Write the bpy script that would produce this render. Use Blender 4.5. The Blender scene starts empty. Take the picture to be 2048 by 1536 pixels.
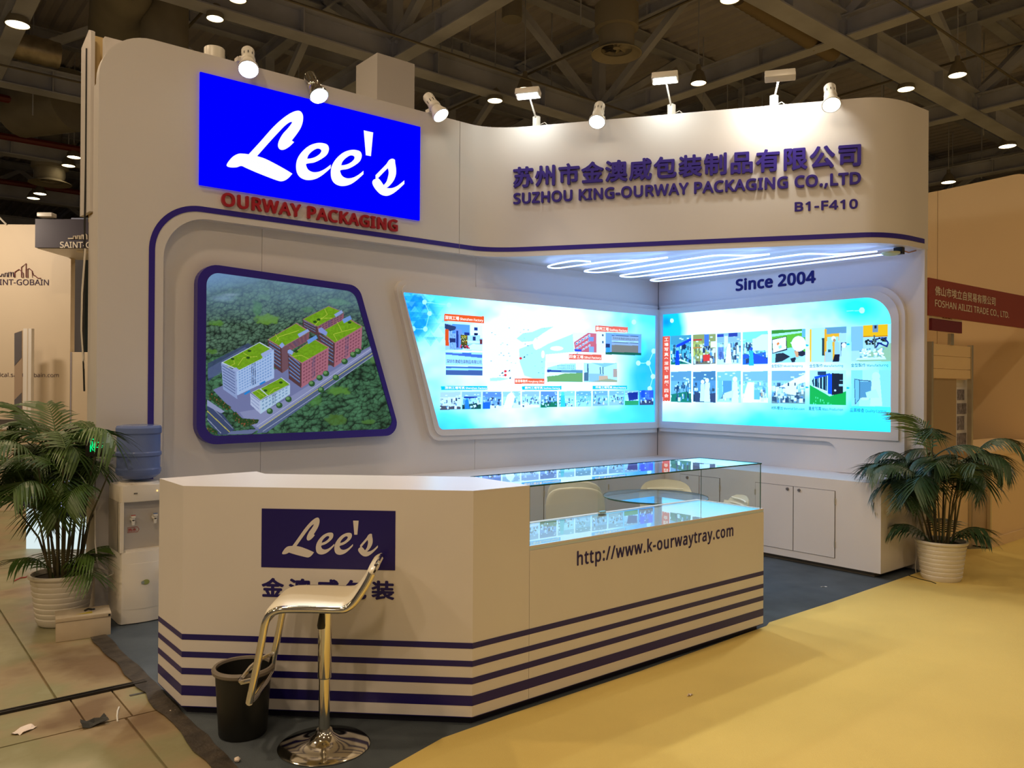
import bpy, bmesh, math, random
import numpy as np
from mathutils import Vector, Matrix
from mathutils.geometry import tessellate_polygon

random.seed(7)
SC = bpy.context.scene
COL = SC.collection
R_ = math.radians

# ------------------------------------------------------------------ camera
FPX, CX, CY, CAMH = 1595.181, 1024.0, 768.0, 1.5
CR = np.array([0.77172, -0.63594, 0.00648]); CU = np.array([-0.00708, 0.00171, 0.99997])
CF = np.cross(CU, CR)
def _nrm(v): return v / np.linalg.norm(v)
CR = _nrm(CR); CF = _nrm(CF - CR * CF.dot(CR)); CU = np.cross(CR, CF)
camd = bpy.data.cameras.new('camera'); cam = bpy.data.objects.new('camera', camd); COL.objects.link(cam)
camd.sensor_width = 36.0; camd.lens = FPX * 36.0 / 2048.0; camd.clip_end = 200
M = Matrix((( CR[0], CU[0], -CF[0], 0), (CR[1], CU[1], -CF[1], 0), (CR[2], CU[2], -CF[2], CAMH), (0, 0, 0, 1)))
cam.matrix_world = M
SC.camera = cam

# ------------------------------------------------------------------ world, exposure, hall lamps
SC.view_settings.view_transform = 'Standard'; SC.view_settings.look = 'None'
SC.view_settings.exposure = 0.0; SC.view_settings.gamma = 1.0; SC.view_settings.use_curve_mapping = False
W = bpy.data.worlds.new('World'); SC.world = W; W.use_nodes = True
W.node_tree.nodes['Background'].inputs[0].default_value = (1.0, 0.8, 0.6, 1)
W.node_tree.nodes['Background'].inputs[1].default_value = 0.10
try:
    cy = SC.cycles
    cy.max_bounces = 7; cy.diffuse_bounces = 3; cy.glossy_bounces = 4; cy.transparent_max_bounces = 16
    cy.transmission_bounces = 6; cy.sample_clamp_indirect = 4.0; cy.caustics_reflective = False; cy.caustics_refractive = False
except Exception: pass
HALL_W = 290.0; HALL_C = (1.0, 0.745, 0.475)
SPOT_W = 105.0; FLOOD_W = 20.0; TUBE_E = 7.5; PRINT_E = 1.9

def lamp(kind, loc, target, energy, color, size=0.1, angle=60, blend=0.5, parent=None, size_y=None):
    d = bpy.data.lights.new('lamp_glow', kind); d.energy = energy; d.color = color
    if kind == 'SPOT': d.spot_size = R_(angle); d.spot_blend = blend; d.shadow_soft_size = size
    elif kind == 'AREA':
        d.size = size
        if size_y: d.shape = 'RECTANGLE'; d.size_y = size_y
    else: d.shadow_soft_size = size
    o = bpy.data.objects.new('lamp_glow', d); COL.objects.link(o)
    v = Vector(target) - Vector(loc)
    o.rotation_euler = v.to_track_quat('-Z', 'Y').to_euler(); o.location = loc
    if parent:
        o.parent = parent; o.location = Vector(loc) - parent.location
    return o

# ------------------------------------------------------------------ photo calibration helpers (pixel on a known plane -> metres)
EYE = np.array([0, 0, CAMH])
def ray(x, y): return CF * FPX + CR * (x - CX) + CU * (CY - y)
def gz(x, y, z=0.0):
    d = ray(x, y); return EYE + d * ((z - CAMH) / d[2])
def onp(x, y, n, c):
    d = ray(x, y); n = np.array(n, float); return EYE + d * ((c - n.dot(EYE)) / n.dot(d))
def pY(x, y, c): q = onp(x, y, (0, 1, 0), c); return (float(q[0]), float(q[2]))
def pX(x, y, c): q = onp(x, y, (1, 0, 0), c); return (float(q[1]), float(q[2]))
FH = np.array([CF[0], CF[1], 0]); FH /= np.linalg.norm(FH); RH = np.array([FH[1], -FH[0], 0])
def cp(x, y, d): return onp(x, y, FH, d)
def project(P):
    d = P - EYE; w = d @ CF
    return CX + FPX * (d @ CR) / w, CY - FPX * (d @ CU) / w

# ------------------------------------------------------------------ materials
def lin(c):
    c = c / 255.0; return c / 12.92 if c <= 0.04045 else ((c + 0.055) / 1.055) ** 2.4
def S(r, g, b): return (lin(r), lin(g), lin(b))
def mat(name, col, rough=0.5, metal=0.0, spec=0.5, emit=None, es=1.0, noise=0.0, nscale=6.0, bump=0.0, bscale=60.0, trans=0.0, coat=0.0, col2=None):
    m = bpy.data.materials.new(name); m.use_nodes = True
    nt = m.node_tree; b = nt.nodes['Principled BSDF']
    b.inputs['Base Color'].default_value = (*col, 1); b.inputs['Roughness'].default_value = rough
    b.inputs['Metallic'].default_value = metal; b.inputs['Specular IOR Level'].default_value = spec
    if coat: b.inputs['Coat Weight'].default_value = coat
    if trans: b.inputs['Transmission Weight'].default_value = trans
    if emit: b.inputs['Emission Color'].default_value = (*emit, 1); b.inputs['Emission Strength'].default_value = es
    tc = nt.nodes.new('ShaderNodeTexCoord')
    if noise or col2:
        n = nt.nodes.new('ShaderNodeTexNoise'); n.inputs['Scale'].default_value = nscale; n.inputs['Detail'].default_value = 5
        nt.links.new(tc.outputs['Object'], n.inputs['Vector'])
        r = nt.nodes.new('ShaderNodeValToRGB'); r.color_ramp.elements[0].position = 0.3; r.color_ramp.elements[1].position = 0.7
        c2 = col2 or tuple(min(1, c * (1 + noise)) for c in col); c1 = col if col2 else tuple(c * (1 - noise) for c in col)
        r.color_ramp.elements[0].color = (*c1, 1); r.color_ramp.elements[1].color = (*c2, 1)
        nt.links.new(n.outputs['Fac'], r.inputs['Fac']); nt.links.new(r.outputs['Color'], b.inputs['Base Color'])
    if bump:
        n2 = nt.nodes.new('ShaderNodeTexNoise'); n2.inputs['Scale'].default_value = bscale; n2.inputs['Detail'].default_value = 3
        nt.links.new(tc.outputs['Object'], n2.inputs['Vector'])
        bp = nt.nodes.new('ShaderNodeBump'); bp.inputs['Strength'].default_value = bump; bp.inputs['Distance'].default_value = 0.01
        nt.links.new(n2.outputs['Fac'], bp.inputs['Height']); nt.links.new(bp.outputs['Normal'], b.inputs['Normal'])
    return m
def emat(name, col, s=1.0, sample=True):
    m = bpy.data.materials.new(name); m.use_nodes = True; nt = m.node_tree; nt.nodes.clear()
    e = nt.nodes.new('ShaderNodeEmission'); o = nt.nodes.new('ShaderNodeOutputMaterial')
    e.inputs[0].default_value = (*col, 1); e.inputs[1].default_value = s
    nt.links.new(e.outputs[0], o.inputs[0])
    if not sample: m.cycles.emission_sampling = 'NONE'
    return m
def print_mat(name, strength, lit=True, tint=(0.52, 0.86, 1.30)):
    m = bpy.data.materials.new(name); m.use_nodes = True; nt = m.node_tree; nt.nodes.clear()
    o = nt.nodes.new('ShaderNodeOutputMaterial'); a = nt.nodes.new('ShaderNodeAttribute'); a.attribute_name = 'ink'
    if lit:
        e = nt.nodes.new('ShaderNodeEmission'); e.inputs[1].default_value = strength
        tn = nt.nodes.new('ShaderNodeVectorMath'); tn.operation = 'MULTIPLY'; tn.inputs[1].default_value = tint; nt.links.new(a.outputs['Color'], tn.inputs[0]); nt.links.new(tn.outputs[0], e.inputs[0])
        g = nt.nodes.new('ShaderNodeBsdfGlossy'); g.inputs['Roughness'].default_value = 0.25
        g.inputs[0].default_value = (0.04, 0.04, 0.04, 1)
        s = nt.nodes.new('ShaderNodeAddShader'); nt.links.new(e.outputs[0], s.inputs[0]); nt.links.new(g.outputs[0], s.inputs[1])
        nt.links.new(s.outputs[0], o.inputs[0]); m.cycles.emission_sampling = 'NONE'
    else:
        b = nt.nodes.new('ShaderNodeBsdfPrincipled'); b.inputs['Roughness'].default_value = 0.35
        nt.links.new(a.outputs['Color'], b.inputs['Base Color']); nt.links.new(b.outputs[0], o.inputs[0])
    return m
def glass_mat(name, tint, refl=1.0):
    m = bpy.data.materials.new(name); m.use_nodes = True; nt = m.node_tree; nt.nodes.clear(); L = nt.links.new
    o = nt.nodes.new('ShaderNodeOutputMaterial'); t = nt.nodes.new('ShaderNodeBsdfTransparent'); t.inputs[0].default_value = (*tint, 1)
    g = nt.nodes.new('ShaderNodeBsdfGlossy'); g.inputs['Roughness'].default_value = 0.0; g.inputs[0].default_value = (refl, refl, refl, 1)
    geo = nt.nodes.new('ShaderNodeNewGeometry')
    d = nt.nodes.new('ShaderNodeVectorMath'); d.operation = 'DOT_PRODUCT'; L(geo.outputs['Incoming'], d.inputs[0]); L(geo.outputs['Normal'], d.inputs[1])
    def mth(op, a, b):
        n = nt.nodes.new('ShaderNodeMath'); n.operation = op
        for i, v in enumerate((a, b)):
            if v is None: continue
            if isinstance(v, float): n.inputs[i].default_value = v
            else: L(v, n.inputs[i])
        return n.outputs[0]
    ab = mth('ABSOLUTE', d.outputs['Value'], None); om = mth('SUBTRACT', 1.0, ab); pw = mth('POWER', om, 5.0)
    fr = mth('ADD', mth('MULTIPLY', pw, 0.96), 0.04)
    mx = nt.nodes.new('ShaderNodeMixShader'); L(fr, mx.inputs[0]); L(t.outputs[0], mx.inputs[1]); L(g.outputs[0], mx.inputs[2]); L(mx.outputs[0], o.inputs[0])
    return m

WHITE = mat('white_board', (0.72, 0.68, 0.66), 0.42, noise=0.02, nscale=1.5)
WHITE2 = mat('white_laminate', (0.74, 0.70, 0.68), 0.3, noise=0.015, nscale=3)
BEIGER = mat('tan_panel', (0.84, 0.62, 0.34), 0.5, noise=0.02, nscale=1)
BEIGE = mat('beige_panel', (0.74, 0.62, 0.46), 0.5, noise=0.02, nscale=1)
PLY = mat('bare_plywood', (0.75, 0.55, 0.25), 0.7, noise=0.1, nscale=3)
LETM = mat('purple_blue_letter_plastic', (0.028, 0.010, 0.25), 0.4)
DATEM = mat('deep_blue_letter', (0.008, 0.006, 0.13), 0.5, spec=.2)
NAVY = mat('navy_vinyl', (0.032, 0.016, 0.27), 0.35)
NAVYD = mat('dark_navy_vinyl', (0.010, 0.004, 0.13), 0.35)
REDL = mat('red_letter_plastic', (0.40, 0.012, 0.025), 0.35)
BLUEP = emat('emissive_blue', (0.0, 0.0, 1.0), 1.0)  # emission added to keep the blue flat and bright, no lamp behind it
LITW = emat('emissive_white', (1, 1, 1), 1.0, False)  # script letters glow with the panel, emission added to their white
CHROME = mat('chrome', (0.80, 0.76, 0.66), 0.10, 1.0)
ALU = mat('aluminium', (0.62, 0.56, 0.42), 0.35, 0.8)
BLACKP = mat('black_plastic', (0.012, 0.012, 0.01), 0.45, noise=0.1)
GREYRIM = mat('taupe_plastic', (0.20, 0.17, 0.14), 0.4)
WPLAST = mat('white_plastic', (0.78, 0.74, 0.66), 0.35)
CERAM = mat('white_pot_plastic', (0.76, 0.70, 0.60), 0.45, noise=0.04, nscale=9)
SOIL = mat('dark_soil', (0.03, 0.02, 0.012), 0.9, bump=0.6, bscale=80)
CARPETG = mat('grey_carpet_pile', (0.095, 0.112, 0.128), 0.95, spec=0.1, noise=0.18, nscale=3.0, bump=0.5, bscale=350)
CARPETY = mat('yellow_carpet_pile', (0.74, 0.56, 0.18), 0.95, spec=0.1, noise=0.06, nscale=1.2, bump=0.35, bscale=300)
CONC = mat('worn_concrete', (0.21, 0.19, 0.10), 0.42, noise=0.0, nscale=1.6, bump=0.15, bscale=18, col2=(0.38, 0.35, 0.19))
_r = [n for n in CONC.node_tree.nodes if n.type == 'VALTORGB'][0].color_ramp
_r.elements[0].color = (.20, .13, .07, 1); _r.elements[0].position = .34; _r.elements[1].color = (.42, .38, .24, 1); _r.elements[1].position = .68
for _p, _c in ((.44, (.33, .25, .14, 1)), (.52, (.27, .25, .13, 1)), (.60, (.33, .31, .18, 1))): _e = _r.elements.new(_p); _e.color = _c
STEEL = mat('painted_steel', (0.50, 0.53, 0.66), 0.6, noise=0.25, nscale=0.7)
DECK = mat('roof_deck_sheet', (0.58, 0.56, 0.64), 0.6, noise=0.15, nscale=0.3)
DUCT = mat('duct_sheet', (0.36, 0.34, 0.30), 0.45, 0.3, noise=0.1, nscale=2)
FOIL = mat('foil_duct', (0.42, 0.37, 0.28), 0.35, 0.7, noise=0.2, nscale=6)
REDP = mat('red_pipe_paint', (0.16, 0.018, 0.014), 0.5)
FANW = mat('fan_enamel', (0.34, 0.31, 0.25), 0.5)
WARMLENS = emat('warm_lens', (1.0, 0.78, 0.42), 9.0, False)
COOLLENS = emat('cool_lens', (0.93, 1.0, 0.90), 14.0, False)
TUBE = emat('led_tube_light', (0.28, 0.44, 1.0), TUBE_E)
GLASS = glass_mat('clear_glass', (0.90, 0.95, 0.94))
GEDGE = mat('green_glass_edge', (0.01, 0.09, 0.07), 0.15)
TABLEG = glass_mat('table_glass', (0.80, 0.90, 0.92))

# ------------------------------------------------------------------ mesh building
class MB:
    def __init__(s): s.v = []; s.f = []
    def add(s, V, F):
        k = len(s.v); s.v += [tuple(map(float, p)) for p in V]; s.f += [tuple(i + k for i in f) for f in F]; return s
    def box(s, x0, y0, z0, x1, y1, z1):
        return s.add([(x0,y0,z0),(x1,y0,z0),(x1,y1,z0),(x0,y1,z0),(x0,y0,z1),(x1,y0,z1),(x1,y1,z1),(x0,y1,z1)],
                     [(0,3,2,1),(4,5,6,7),(0,1,5,4),(1,2,6,5),(2,3,7,6),(3,0,4,7)])
    def fbox(s, fr, a0, b0, c0, a1, b1, c1):
        V = [fr(a, b, c) for c in (c0, c1) for b in (b0, b1) for a in (a0, a1)]
        return s.add(V, [(0,1,3,2),(4,6,7,5),(0,4,5,1),(2,3,7,6),(0,2,6,4),(1,5,7,3)])
    def prism(s, poly, fr, c0, c1, holes=(), cap0=True):
        loops = [list(poly)] + [list(h) for h in holes]
        pts = [p for l in loops for p in l]; n = len(pts)
        tri = tessellate_polygon([[Vector((p[0], p[1], 0)) for p in l] for l in loops])
        V = [fr(p[0], p[1], c0) for p in pts] + [fr(p[0], p[1], c1) for p in pts]
        F = [tuple(i + n for i in t) for t in tri]
        if cap0: F += [tuple(reversed(t)) for t in tri]
        k = 0
        for l in loops:
            m = len(l)
            for i in range(m):
                j = (i + 1) % m; F.append((k + i, k + j, k + j + n, k + i + n))
            k += m
        return s.add(V, F)
    def sheet(s, poly, fr, c):
        tri = tessellate_polygon([[Vector((p[0], p[1], 0)) for p in poly]])
        return s.add([fr(p[0], p[1], c) for p in poly], [tuple(t) for t in tri])
    def lathe(s, prof, cx=0, cy=0, n=32, fr=None):
        V = []; F = []
        for r, z in prof:
            for k in range(n):
                a = 2 * math.pi * k / n; q = (cx + r * math.cos(a), cy + r * math.sin(a), z)
                V.append(fr(*q) if fr else q)
        for i in range(len(prof) - 1):
            for k in range(n):
                F.append((i*n + k, i*n + (k+1) % n, (i+1)*n + (k+1) % n, (i+1)*n + k))
        return s.add(V, F)
    def tube(s, pts, r, n=8, closed=False, caps=True):
        P = [Vector(p) for p in pts]; m = len(P); V = []; F = []
        rr = r if hasattr(r, '__len__') else [r] * m
        up = None
        for i in range(m):
            a = P[i-1] if (i or closed) else P[i]; b = P[(i+1) % m] if (i < m-1 or closed) else P[i]
            t = (b - a).normalized()
            if up is None: up = Vector((0,0,1)) if abs(t.z) < .9 else Vector((1,0,0))
            u = (up - t * up.dot(t)); u = u.normalized() if u.length > 1e-6 else t.orthogonal().normalized()
            w = t.cross(u); up = u
            for k in range(n):
                an = 2 * math.pi * k / n; V.append(P[i] + (u * math.cos(an) + w * math.sin(an)) * rr[i])
        for i in range(m if closed else m - 1):
            j = (i + 1) % m
            for k in range(n): F.append((i*n + k, i*n + (k+1) % n, j*n + (k+1) % n, j*n + k))
        if caps and not closed: F += [tuple(range(n))[::-1], tuple(range((m-1)*n, m*n))]
        return s.add(V, F)
    def strip(s, pts, half, fr, c):   # flat ribbon along 2-D path
        V = []; F = []
        m = len(pts)
        for i in range(m):
            a = pts[max(0, i-1)]; b = pts[min(m-1, i+1)]; dx, dy = b[0]-a[0], b[1]-a[1]; l = math.hypot(dx, dy) or 1
            nx, ny = -dy / l * half, dx / l * half
            V += [fr(pts[i][0] + nx, pts[i][1] + ny, c), fr(pts[i][0] - nx, pts[i][1] - ny, c)]
        for i in range(m-1): F.append((2*i, 2*i+1, 2*i+3, 2*i+2))
        return s.add(V, F)
    def build(s, name, m, parent=None, smooth=False, bevel=0.0, angle=40, loc=None):
        me = bpy.data.meshes.new(name)
        off = Vector((0, 0, 0))
        if loc is not None: off = Vector(loc)
        elif parent is not None: off = parent.get('_o') and Vector(parent['_o']) or Vector((0,0,0))
        me.from_pydata([tuple(Vector(v) - off) for v in s.v], [], s.f)
        bm = bmesh.new(); bm.from_mesh(me)
        bmesh.ops.remove_doubles(bm, verts=bm.verts, dist=1e-5)
        bmesh.ops.recalc_face_normals(bm, faces=bm.faces)
        if bevel:
            es = [e for e in bm.edges if len(e.link_faces) == 2 and e.calc_face_angle(0) > R_(30)]
            bmesh.ops.bevel(bm, geom=es, offset=bevel, segments=2, affect='EDGES', profile=0.6)
        bm.to_mesh(me); bm.free()
        me.materials.append(m)
        if smooth or bevel:
            me.shade_smooth()
            try: me.set_sharp_from_angle(angle=R_(angle))
            except Exception: pass
        o = bpy.data.objects.new(name, me); COL.objects.link(o)
        if parent is not None: o.parent = parent
        if loc is not None: o.location = off
        o['_o'] = tuple(off)
        return o

def clean_tmp():
    for o in COL.objects:
        if '_o' in o: del o['_o']
def thing(name, label, cat, loc=(0, 0, 0), group=None, rz=0.0):
    o = bpy.data.objects.new(name, None); COL.objects.link(o); o.location = loc; o.rotation_euler = (0, 0, rz)
    o['label'] = label; o['category'] = cat; o.empty_display_size = 0.1
    o['_o'] = tuple(loc) if rz == 0 else (0, 0, 0)
    if group: o['group'] = group
    return o
def tag(o, label, cat, group=None):
    o['label'] = label; o['category'] = cat
    if group: o['group'] = group
    return o
def struct(o): o['kind'] = 'structure'; return o
def copy_tree(o, parent=None):
    c = o.copy(); COL.objects.link(c)
    if parent is not None: c.parent = parent
    for ch in list(o.children): copy_tree(ch, c)
    return c

def FA(Y): return lambda a, b, c: (a, Y - c, b)
def FB(X): return lambda a, b, c: (X - c, a, b)
def FZ(): return lambda a, b, c: (a, b, c)
def FL(p, d):   # vertical plane through p running along d, c = towards the viewer side
    p = np.array(p, float)[:2]; d = np.array(d, float)[:2]; d = d / np.linalg.norm(d); n = np.array([d[1], -d[0]])
    if n @ FH[:2] > 0: n = -n
    return lambda a, b, c: (p[0] + d[0]*a + n[0]*c, p[1] + d[1]*a + n[1]*c, b)
def rpoly(cs, rs, n=8):
    out = []; m = len(cs)
    for i in range(m):
        p = Vector(cs[i]); a = Vector(cs[i-1]); b = Vector(cs[(i+1) % m]); r = rs[i] if hasattr(rs, '__len__') else rs
        if r <= 0: out.append(tuple(p)); continue
        u = (a - p).normalized(); v = (b - p).normalized(); an = u.angle(v); t = r / math.tan(an / 2)
        s0 = p + u * t; s1 = p + v * t; c = p + (u + v).normalized() * (r / math.sin(an / 2))
        a0 = math.atan2(s0.y - c.y, s0.x - c.x); a1 = math.atan2(s1.y - c.y, s1.x - c.x); da = (a1 - a0 + math.pi) % (2*math.pi) - math.pi
        for k in range(n + 1):
            q = a0 + da * k / n; out.append((c.x + r * math.cos(q), c.y + r * math.sin(q)))
    return out
def ring(mb, outer, inner, fr, c0, c1):
    m = len(outer); V = [fr(*p, c1) for p in outer] + [fr(*p, c1) for p in inner] + [fr(*p, c0) for p in outer] + [fr(*p, c0) for p in inner]
    F = []
    for i in range(m):
        j = (i + 1) % m; F += [(i, j, m + j, m + i), (i, 2*m + i, 2*m + j, j), (m + i, m + j, 3*m + j, 3*m + i)]
    return mb.add(V, F)

# ------------------------------------------------------------------ lettering
_tc = {}
FONT = None
try: FONT = bpy.data.fonts.load(bpy.utils.system_resource('DATAFILES', path='fonts') + '/NotoSansHebrew-Regular.woff2')
except Exception: FONT = None
def text_geo(body, bold=0.0, extrude=0.0, spacing=1.0, shear=0.0):
    key = (body, bold, extrude, spacing, shear)
    if key in _tc: return _tc[key]
    cu = bpy.data.curves.new('t', 'FONT'); cu.body = body
    if FONT:
        cu.font_bold = FONT
        for i_, ch_ in enumerate(body): cu.body_format[i_].use_bold = ord(ch_) < 0x2000
    cu.extrude = extrude; cu.resolution_u = 3; cu.space_character = spacing; cu.shear = shear
    ob = bpy.data.objects.new('t', cu); COL.objects.link(ob)
    dg = bpy.context.evaluated_depsgraph_get(); dg.update()
    me = bpy.data.meshes.new_from_object(ob.evaluated_get(dg))
    V = np.array([v.co[:] for v in me.vertices]); F = [tuple(p.vertices) for p in me.polygons]
    bpy.data.objects.remove(ob); bpy.data.curves.remove(cu); bpy.data.meshes.remove(me)
    if bold:
        n = len(V); V2 = []; F2 = []
        for k, (dx, dy) in enumerate(((-1, 0), (1, 0), (0, -1), (0, 1), (-.7, -.7), (.7, -.7), (-.7, .7), (.7, .7))):
            V2.append(V + np.array([dx * bold, dy * bold, 0])); F2 += [tuple(i + k * n for i in f) for f in F]
        V = np.concatenate(V2); F = F2
    _tc[key] = (V, F); return V, F
def islands(n, F):
    par = list(range(n))
    def fd(i):
        while par[i] != i: par[i] = par[par[i]]; i = par[i]
        return i
    for f in F:
        a = fd(f[0])
        for i in f[1:]: par[fd(i)] = a
    g = {}
    for f in F: g.setdefault(fd(f[0]), []).append(f)
    return list(g.values())
def lettering(name, body, fr, a0, b0, w, h, m, parent=None, depth=0.0, c0=0.002, bold=0.0, sx=1, pieces=False, spacing=1.0, piece='letter', shear=0.0, loc=None):
    """text fitted in a box of width w and height h, lower left corner at a0, b0 of frame fr"""
    V, F = text_geo(body, bold, 0.5 if depth else 0.0, spacing, shear)
    lo = V.min(0); hi = V.max(0); sc = np.array([w / (hi[0] - lo[0]), h / (hi[1] - lo[1])])
    P = (V[:, :2] - lo[:2]) * sc
    Z = (V[:, 2] + 0.5) * depth + c0 if depth else np.full(len(V), c0)
    if bold: Z = Z + (np.arange(len(V)) // (len(V) // 8)) * 1.3e-4
    Wd = [fr(a0 + sx * p[0], b0 + p[1], z) for p, z in zip(P, Z)]
    if not pieces:
        mb = MB(); mb.add(Wd, F); o = mb.build(name, m, parent, loc=loc); return o
    ends = []
    for i in range(len(body)):
        if body[i] == ' ': ends.append(ends[-1] if ends else 0); continue
        Vp, _ = text_geo(body[:i+1], bold, 0.5 if depth else 0.0, spacing, shear)
        ends.append(Vp[:, 0].max())
    groups = {}
    for isl in islands(len(V), F):
        idx = sorted({i for f in isl for i in f}); cx_ = (V[idx, 0].min() + V[idx, 0].max()) / 2
        k = next((j for j, e in enumerate(ends) if cx_ <= e + 1e-6 and body[j] != ' '), len(body) - 1)
        groups.setdefault(k, []).extend(isl)
    for k in sorted(groups):
        idx = sorted({i for f in groups[k] for i in f}); mp = {i: j for j, i in enumerate(idx)}
        mb = MB(); mb.add([Wd[i] for i in idx], [tuple(mp[i] for i in f) for f in groups[k]]); mb.build(piece, m, parent)
# ================================================================== SETTING
YF, YW, XW = 5.66, 5.74, 6.805          # face of the fascia's left part, back wall, right wall
HT, HB = 3.81, 2.655                    # top and underside of the fascia
# floor: dark bed with concrete slabs on it
fl = struct(MB().box(-30, -14, -0.06, 60, 60, -0.012).build('floor', CONC))
def slab(x0, y0, x1, y1, g=0.006):
    return MB().box(x0 + g, y0 + g, -0.012, x1 - g, y1 - g, 0.0).build('slab', CONC, fl)
xs = [-12, -8, -4.6, -1.6, 0.95]
for i in range(4):
    for (a, b) in ((-6, -1.5), (-1.5, 1.6), (1.6, 3.87)): slab(xs[i], a, xs[i+1], b)
for (a, b) in ((-6, -1.5), (-1.5, 1.6), (1.6, 3.87)): slab(0.95, a, 3.2, b)
for x0, x1 in ((-6, -4.4), (-4.4, -2.8), (-2.8, -1.5), (-1.5, -0.6), (-0.6, 0.18), (0.18, 0.80), (0.80, 0.98), (0.98, 1.6)):
    slab(x0, 3.87, x1, 4.25, 0.004)
for (a, b) in ((4.29, 7.6), (7.6, 11), (11, 14.4), (14.4, 18)):
    for x0, x1 in ((-12, -8), (-8, -5.2), (-5.2, -2.3), (-2.3, 0.75), (0.75, 3.6)): slab(x0, a, x1, b)
trench = MB()
trench.box(-6, 4.246, -0.012, 1.14, 4.262, 0.012); trench.box(-6, 4.276, -0.012, 1.14, 4.288, 0.010)
o = trench.build('trench_edge_strip', mat('dark_steel_strip', (0.03, 0.028, 0.03), 0.3, 0.6), fl)
MB().box(7.4, 2.92, -0.012, 40, 40, 0.0).build('slab', CONC, fl)

# roof deck (corrugated sheets), steel beams, posts and braces
def corrug(x0, x1, y0, y1, z, pitch=0.42, d=0.09):
    mb = MB(); xs_ = []; x = x0
    while x < x1:
        xs_ += [(x, z), (x + pitch*.35, z), (x + pitch*.5, z - d), (x + pitch*.85, z - d)]; x += pitch
    V = []; F = []
    for (a, b) in xs_: V += [(a, y0, b), (a, y1, b)]
    for i in range(len(xs_) - 1): F.append((2*i, 2*i+2, 2*i+3, 2*i+1))
    return mb.add(V, F)
ce = struct(corrug(-30, 60, -14, 60, 11.6).build('ceiling', DECK))
def ibeam(mb, L, w, h, t=0.03):
    for (y0, y1, z0, z1) in ((-w/2, w/2, 0, t), (-w/2, w/2, h - t, h), (-t/2, t/2, t, h - t)): mb.box(0, y0, z0, L, y1, z1)
    x = 1.6
    while x < L:
        mb.box(x, -w/2 + .01, t, x + .02, w/2 - .01, h - t); x += 3.2
    return mb
bm_main = ibeam(MB(), 90, 0.42, 0.55).build('beam', STEEL, ce); bm_main.location = (-30, 8.2, 8.45)
def inst(src, loc, rz=0.0, ry=0.0):
    c = src.copy(); COL.objects.link(c); c.parent = src.parent; c.location = loc; c.rotation_euler = (0, ry, rz); return c
AY = (1.4, 8.2, 15.0, 21.9, 28.5, 35.3, 42); BX = (-4, 2.4, 9.0, 15.3, 21.9, 28.4, 35)
for y in AY:
    if y != 8.2: inst(bm_main, (-30, y, 8.45))
bm_b = ibeam(MB(), 74, 0.34, 0.45).build('beam', STEEL, ce); bm_b.location = (9.0, -14, 8.5); bm_b.rotation_euler = (0, 0, R_(90))
for x in BX:
    if x != 9.0: inst(bm_b, (x, -14, 8.5), R_(90))
up = ibeam(MB(), 90, 0.3, 0.35).build('beam', STEEL, ce); up.location = (-30, 8.2, 11.1)
for y in AY:
    if y != 8.2: inst(up, (-30, y, 11.1))
for y in (4.8, 11.6, 18.4, 25.2, 32): inst(up, (-30, y, 10.9))
for x in BX: inst(up, (x, -14, 10.75), R_(90))
post = MB().box(-.13, -.13, 0, .13, .13, 2.6).build('post', STEEL, ce); post.location = (9.0, 8.2, 8.5)
for x in BX:
    for y in AY:
        if (x, y) != (9.0, 8.2) and y > 1: inst(post, (x, y, 8.5))
brl = math.hypot(3.3, 2.2); bra = math.atan2(2.2, 3.3)
brace = MB().box(0, -.09, -.09, brl, .09, .09).build('brace', STEEL, ce); brace.location = (9.0, 8.2, 8.9); brace.rotation_euler = (0, -bra, 0)
for x in BX:
    for y in AY:
        if y < 1: continue
        for k in range(4):
            if k == 0 and (x, y) == (9.0, 8.2): continue
            rz = k * math.pi / 2
            inst(brace, (x, y, 8.9), rz, -bra)
# conduits and red sprinkler mains under the roof
cond = MB()
for y in (6.5, 13.4, 20.1): cond.tube([(-30, y, 8.3), (60, y, 8.3)], 0.025, 6)
for x in (5.6, 13.0, 20.3): cond.tube([(x, 3, 9.35), (x, 45, 9.35)], 0.03, 6)
cond.build('conduit', mat('conduit_steel', (0.2, 0.18, 0.15), 0.4, 0.4), ce)
rp = MB()
for y, z in ((24.4, 8.9), (27.0, 8.6), (34.0, 8.8)): rp.tube([(-20, y, z), (40, y, z)], 0.1, 8)
rp.build('red_main', REDP, ce)
# hangers
hg = MB()
rr = random.Random(3)
for _ in range(70):
    x = rr.uniform(2, 34); y = rr.uniform(6, 34); z = rr.uniform(8.2, 9.5); hg.tube([(x, y, z), (x, y, 11.5)], 0.018, 5)
hg.build('hanger_rod', STEEL, ce)

# outer hall walls, far away
HW = mat('hall_wall_paint', (0.30, 0.27, 0.23), 0.7, noise=.1, nscale=.3)
struct(MB().box(-30, 58, 0, 60, 58.3, 11.5).build('wall_far', HW)); struct(MB().box(58, -14, 0, 58.3, 58, 11.5).build('wall_far_right', HW))
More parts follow.
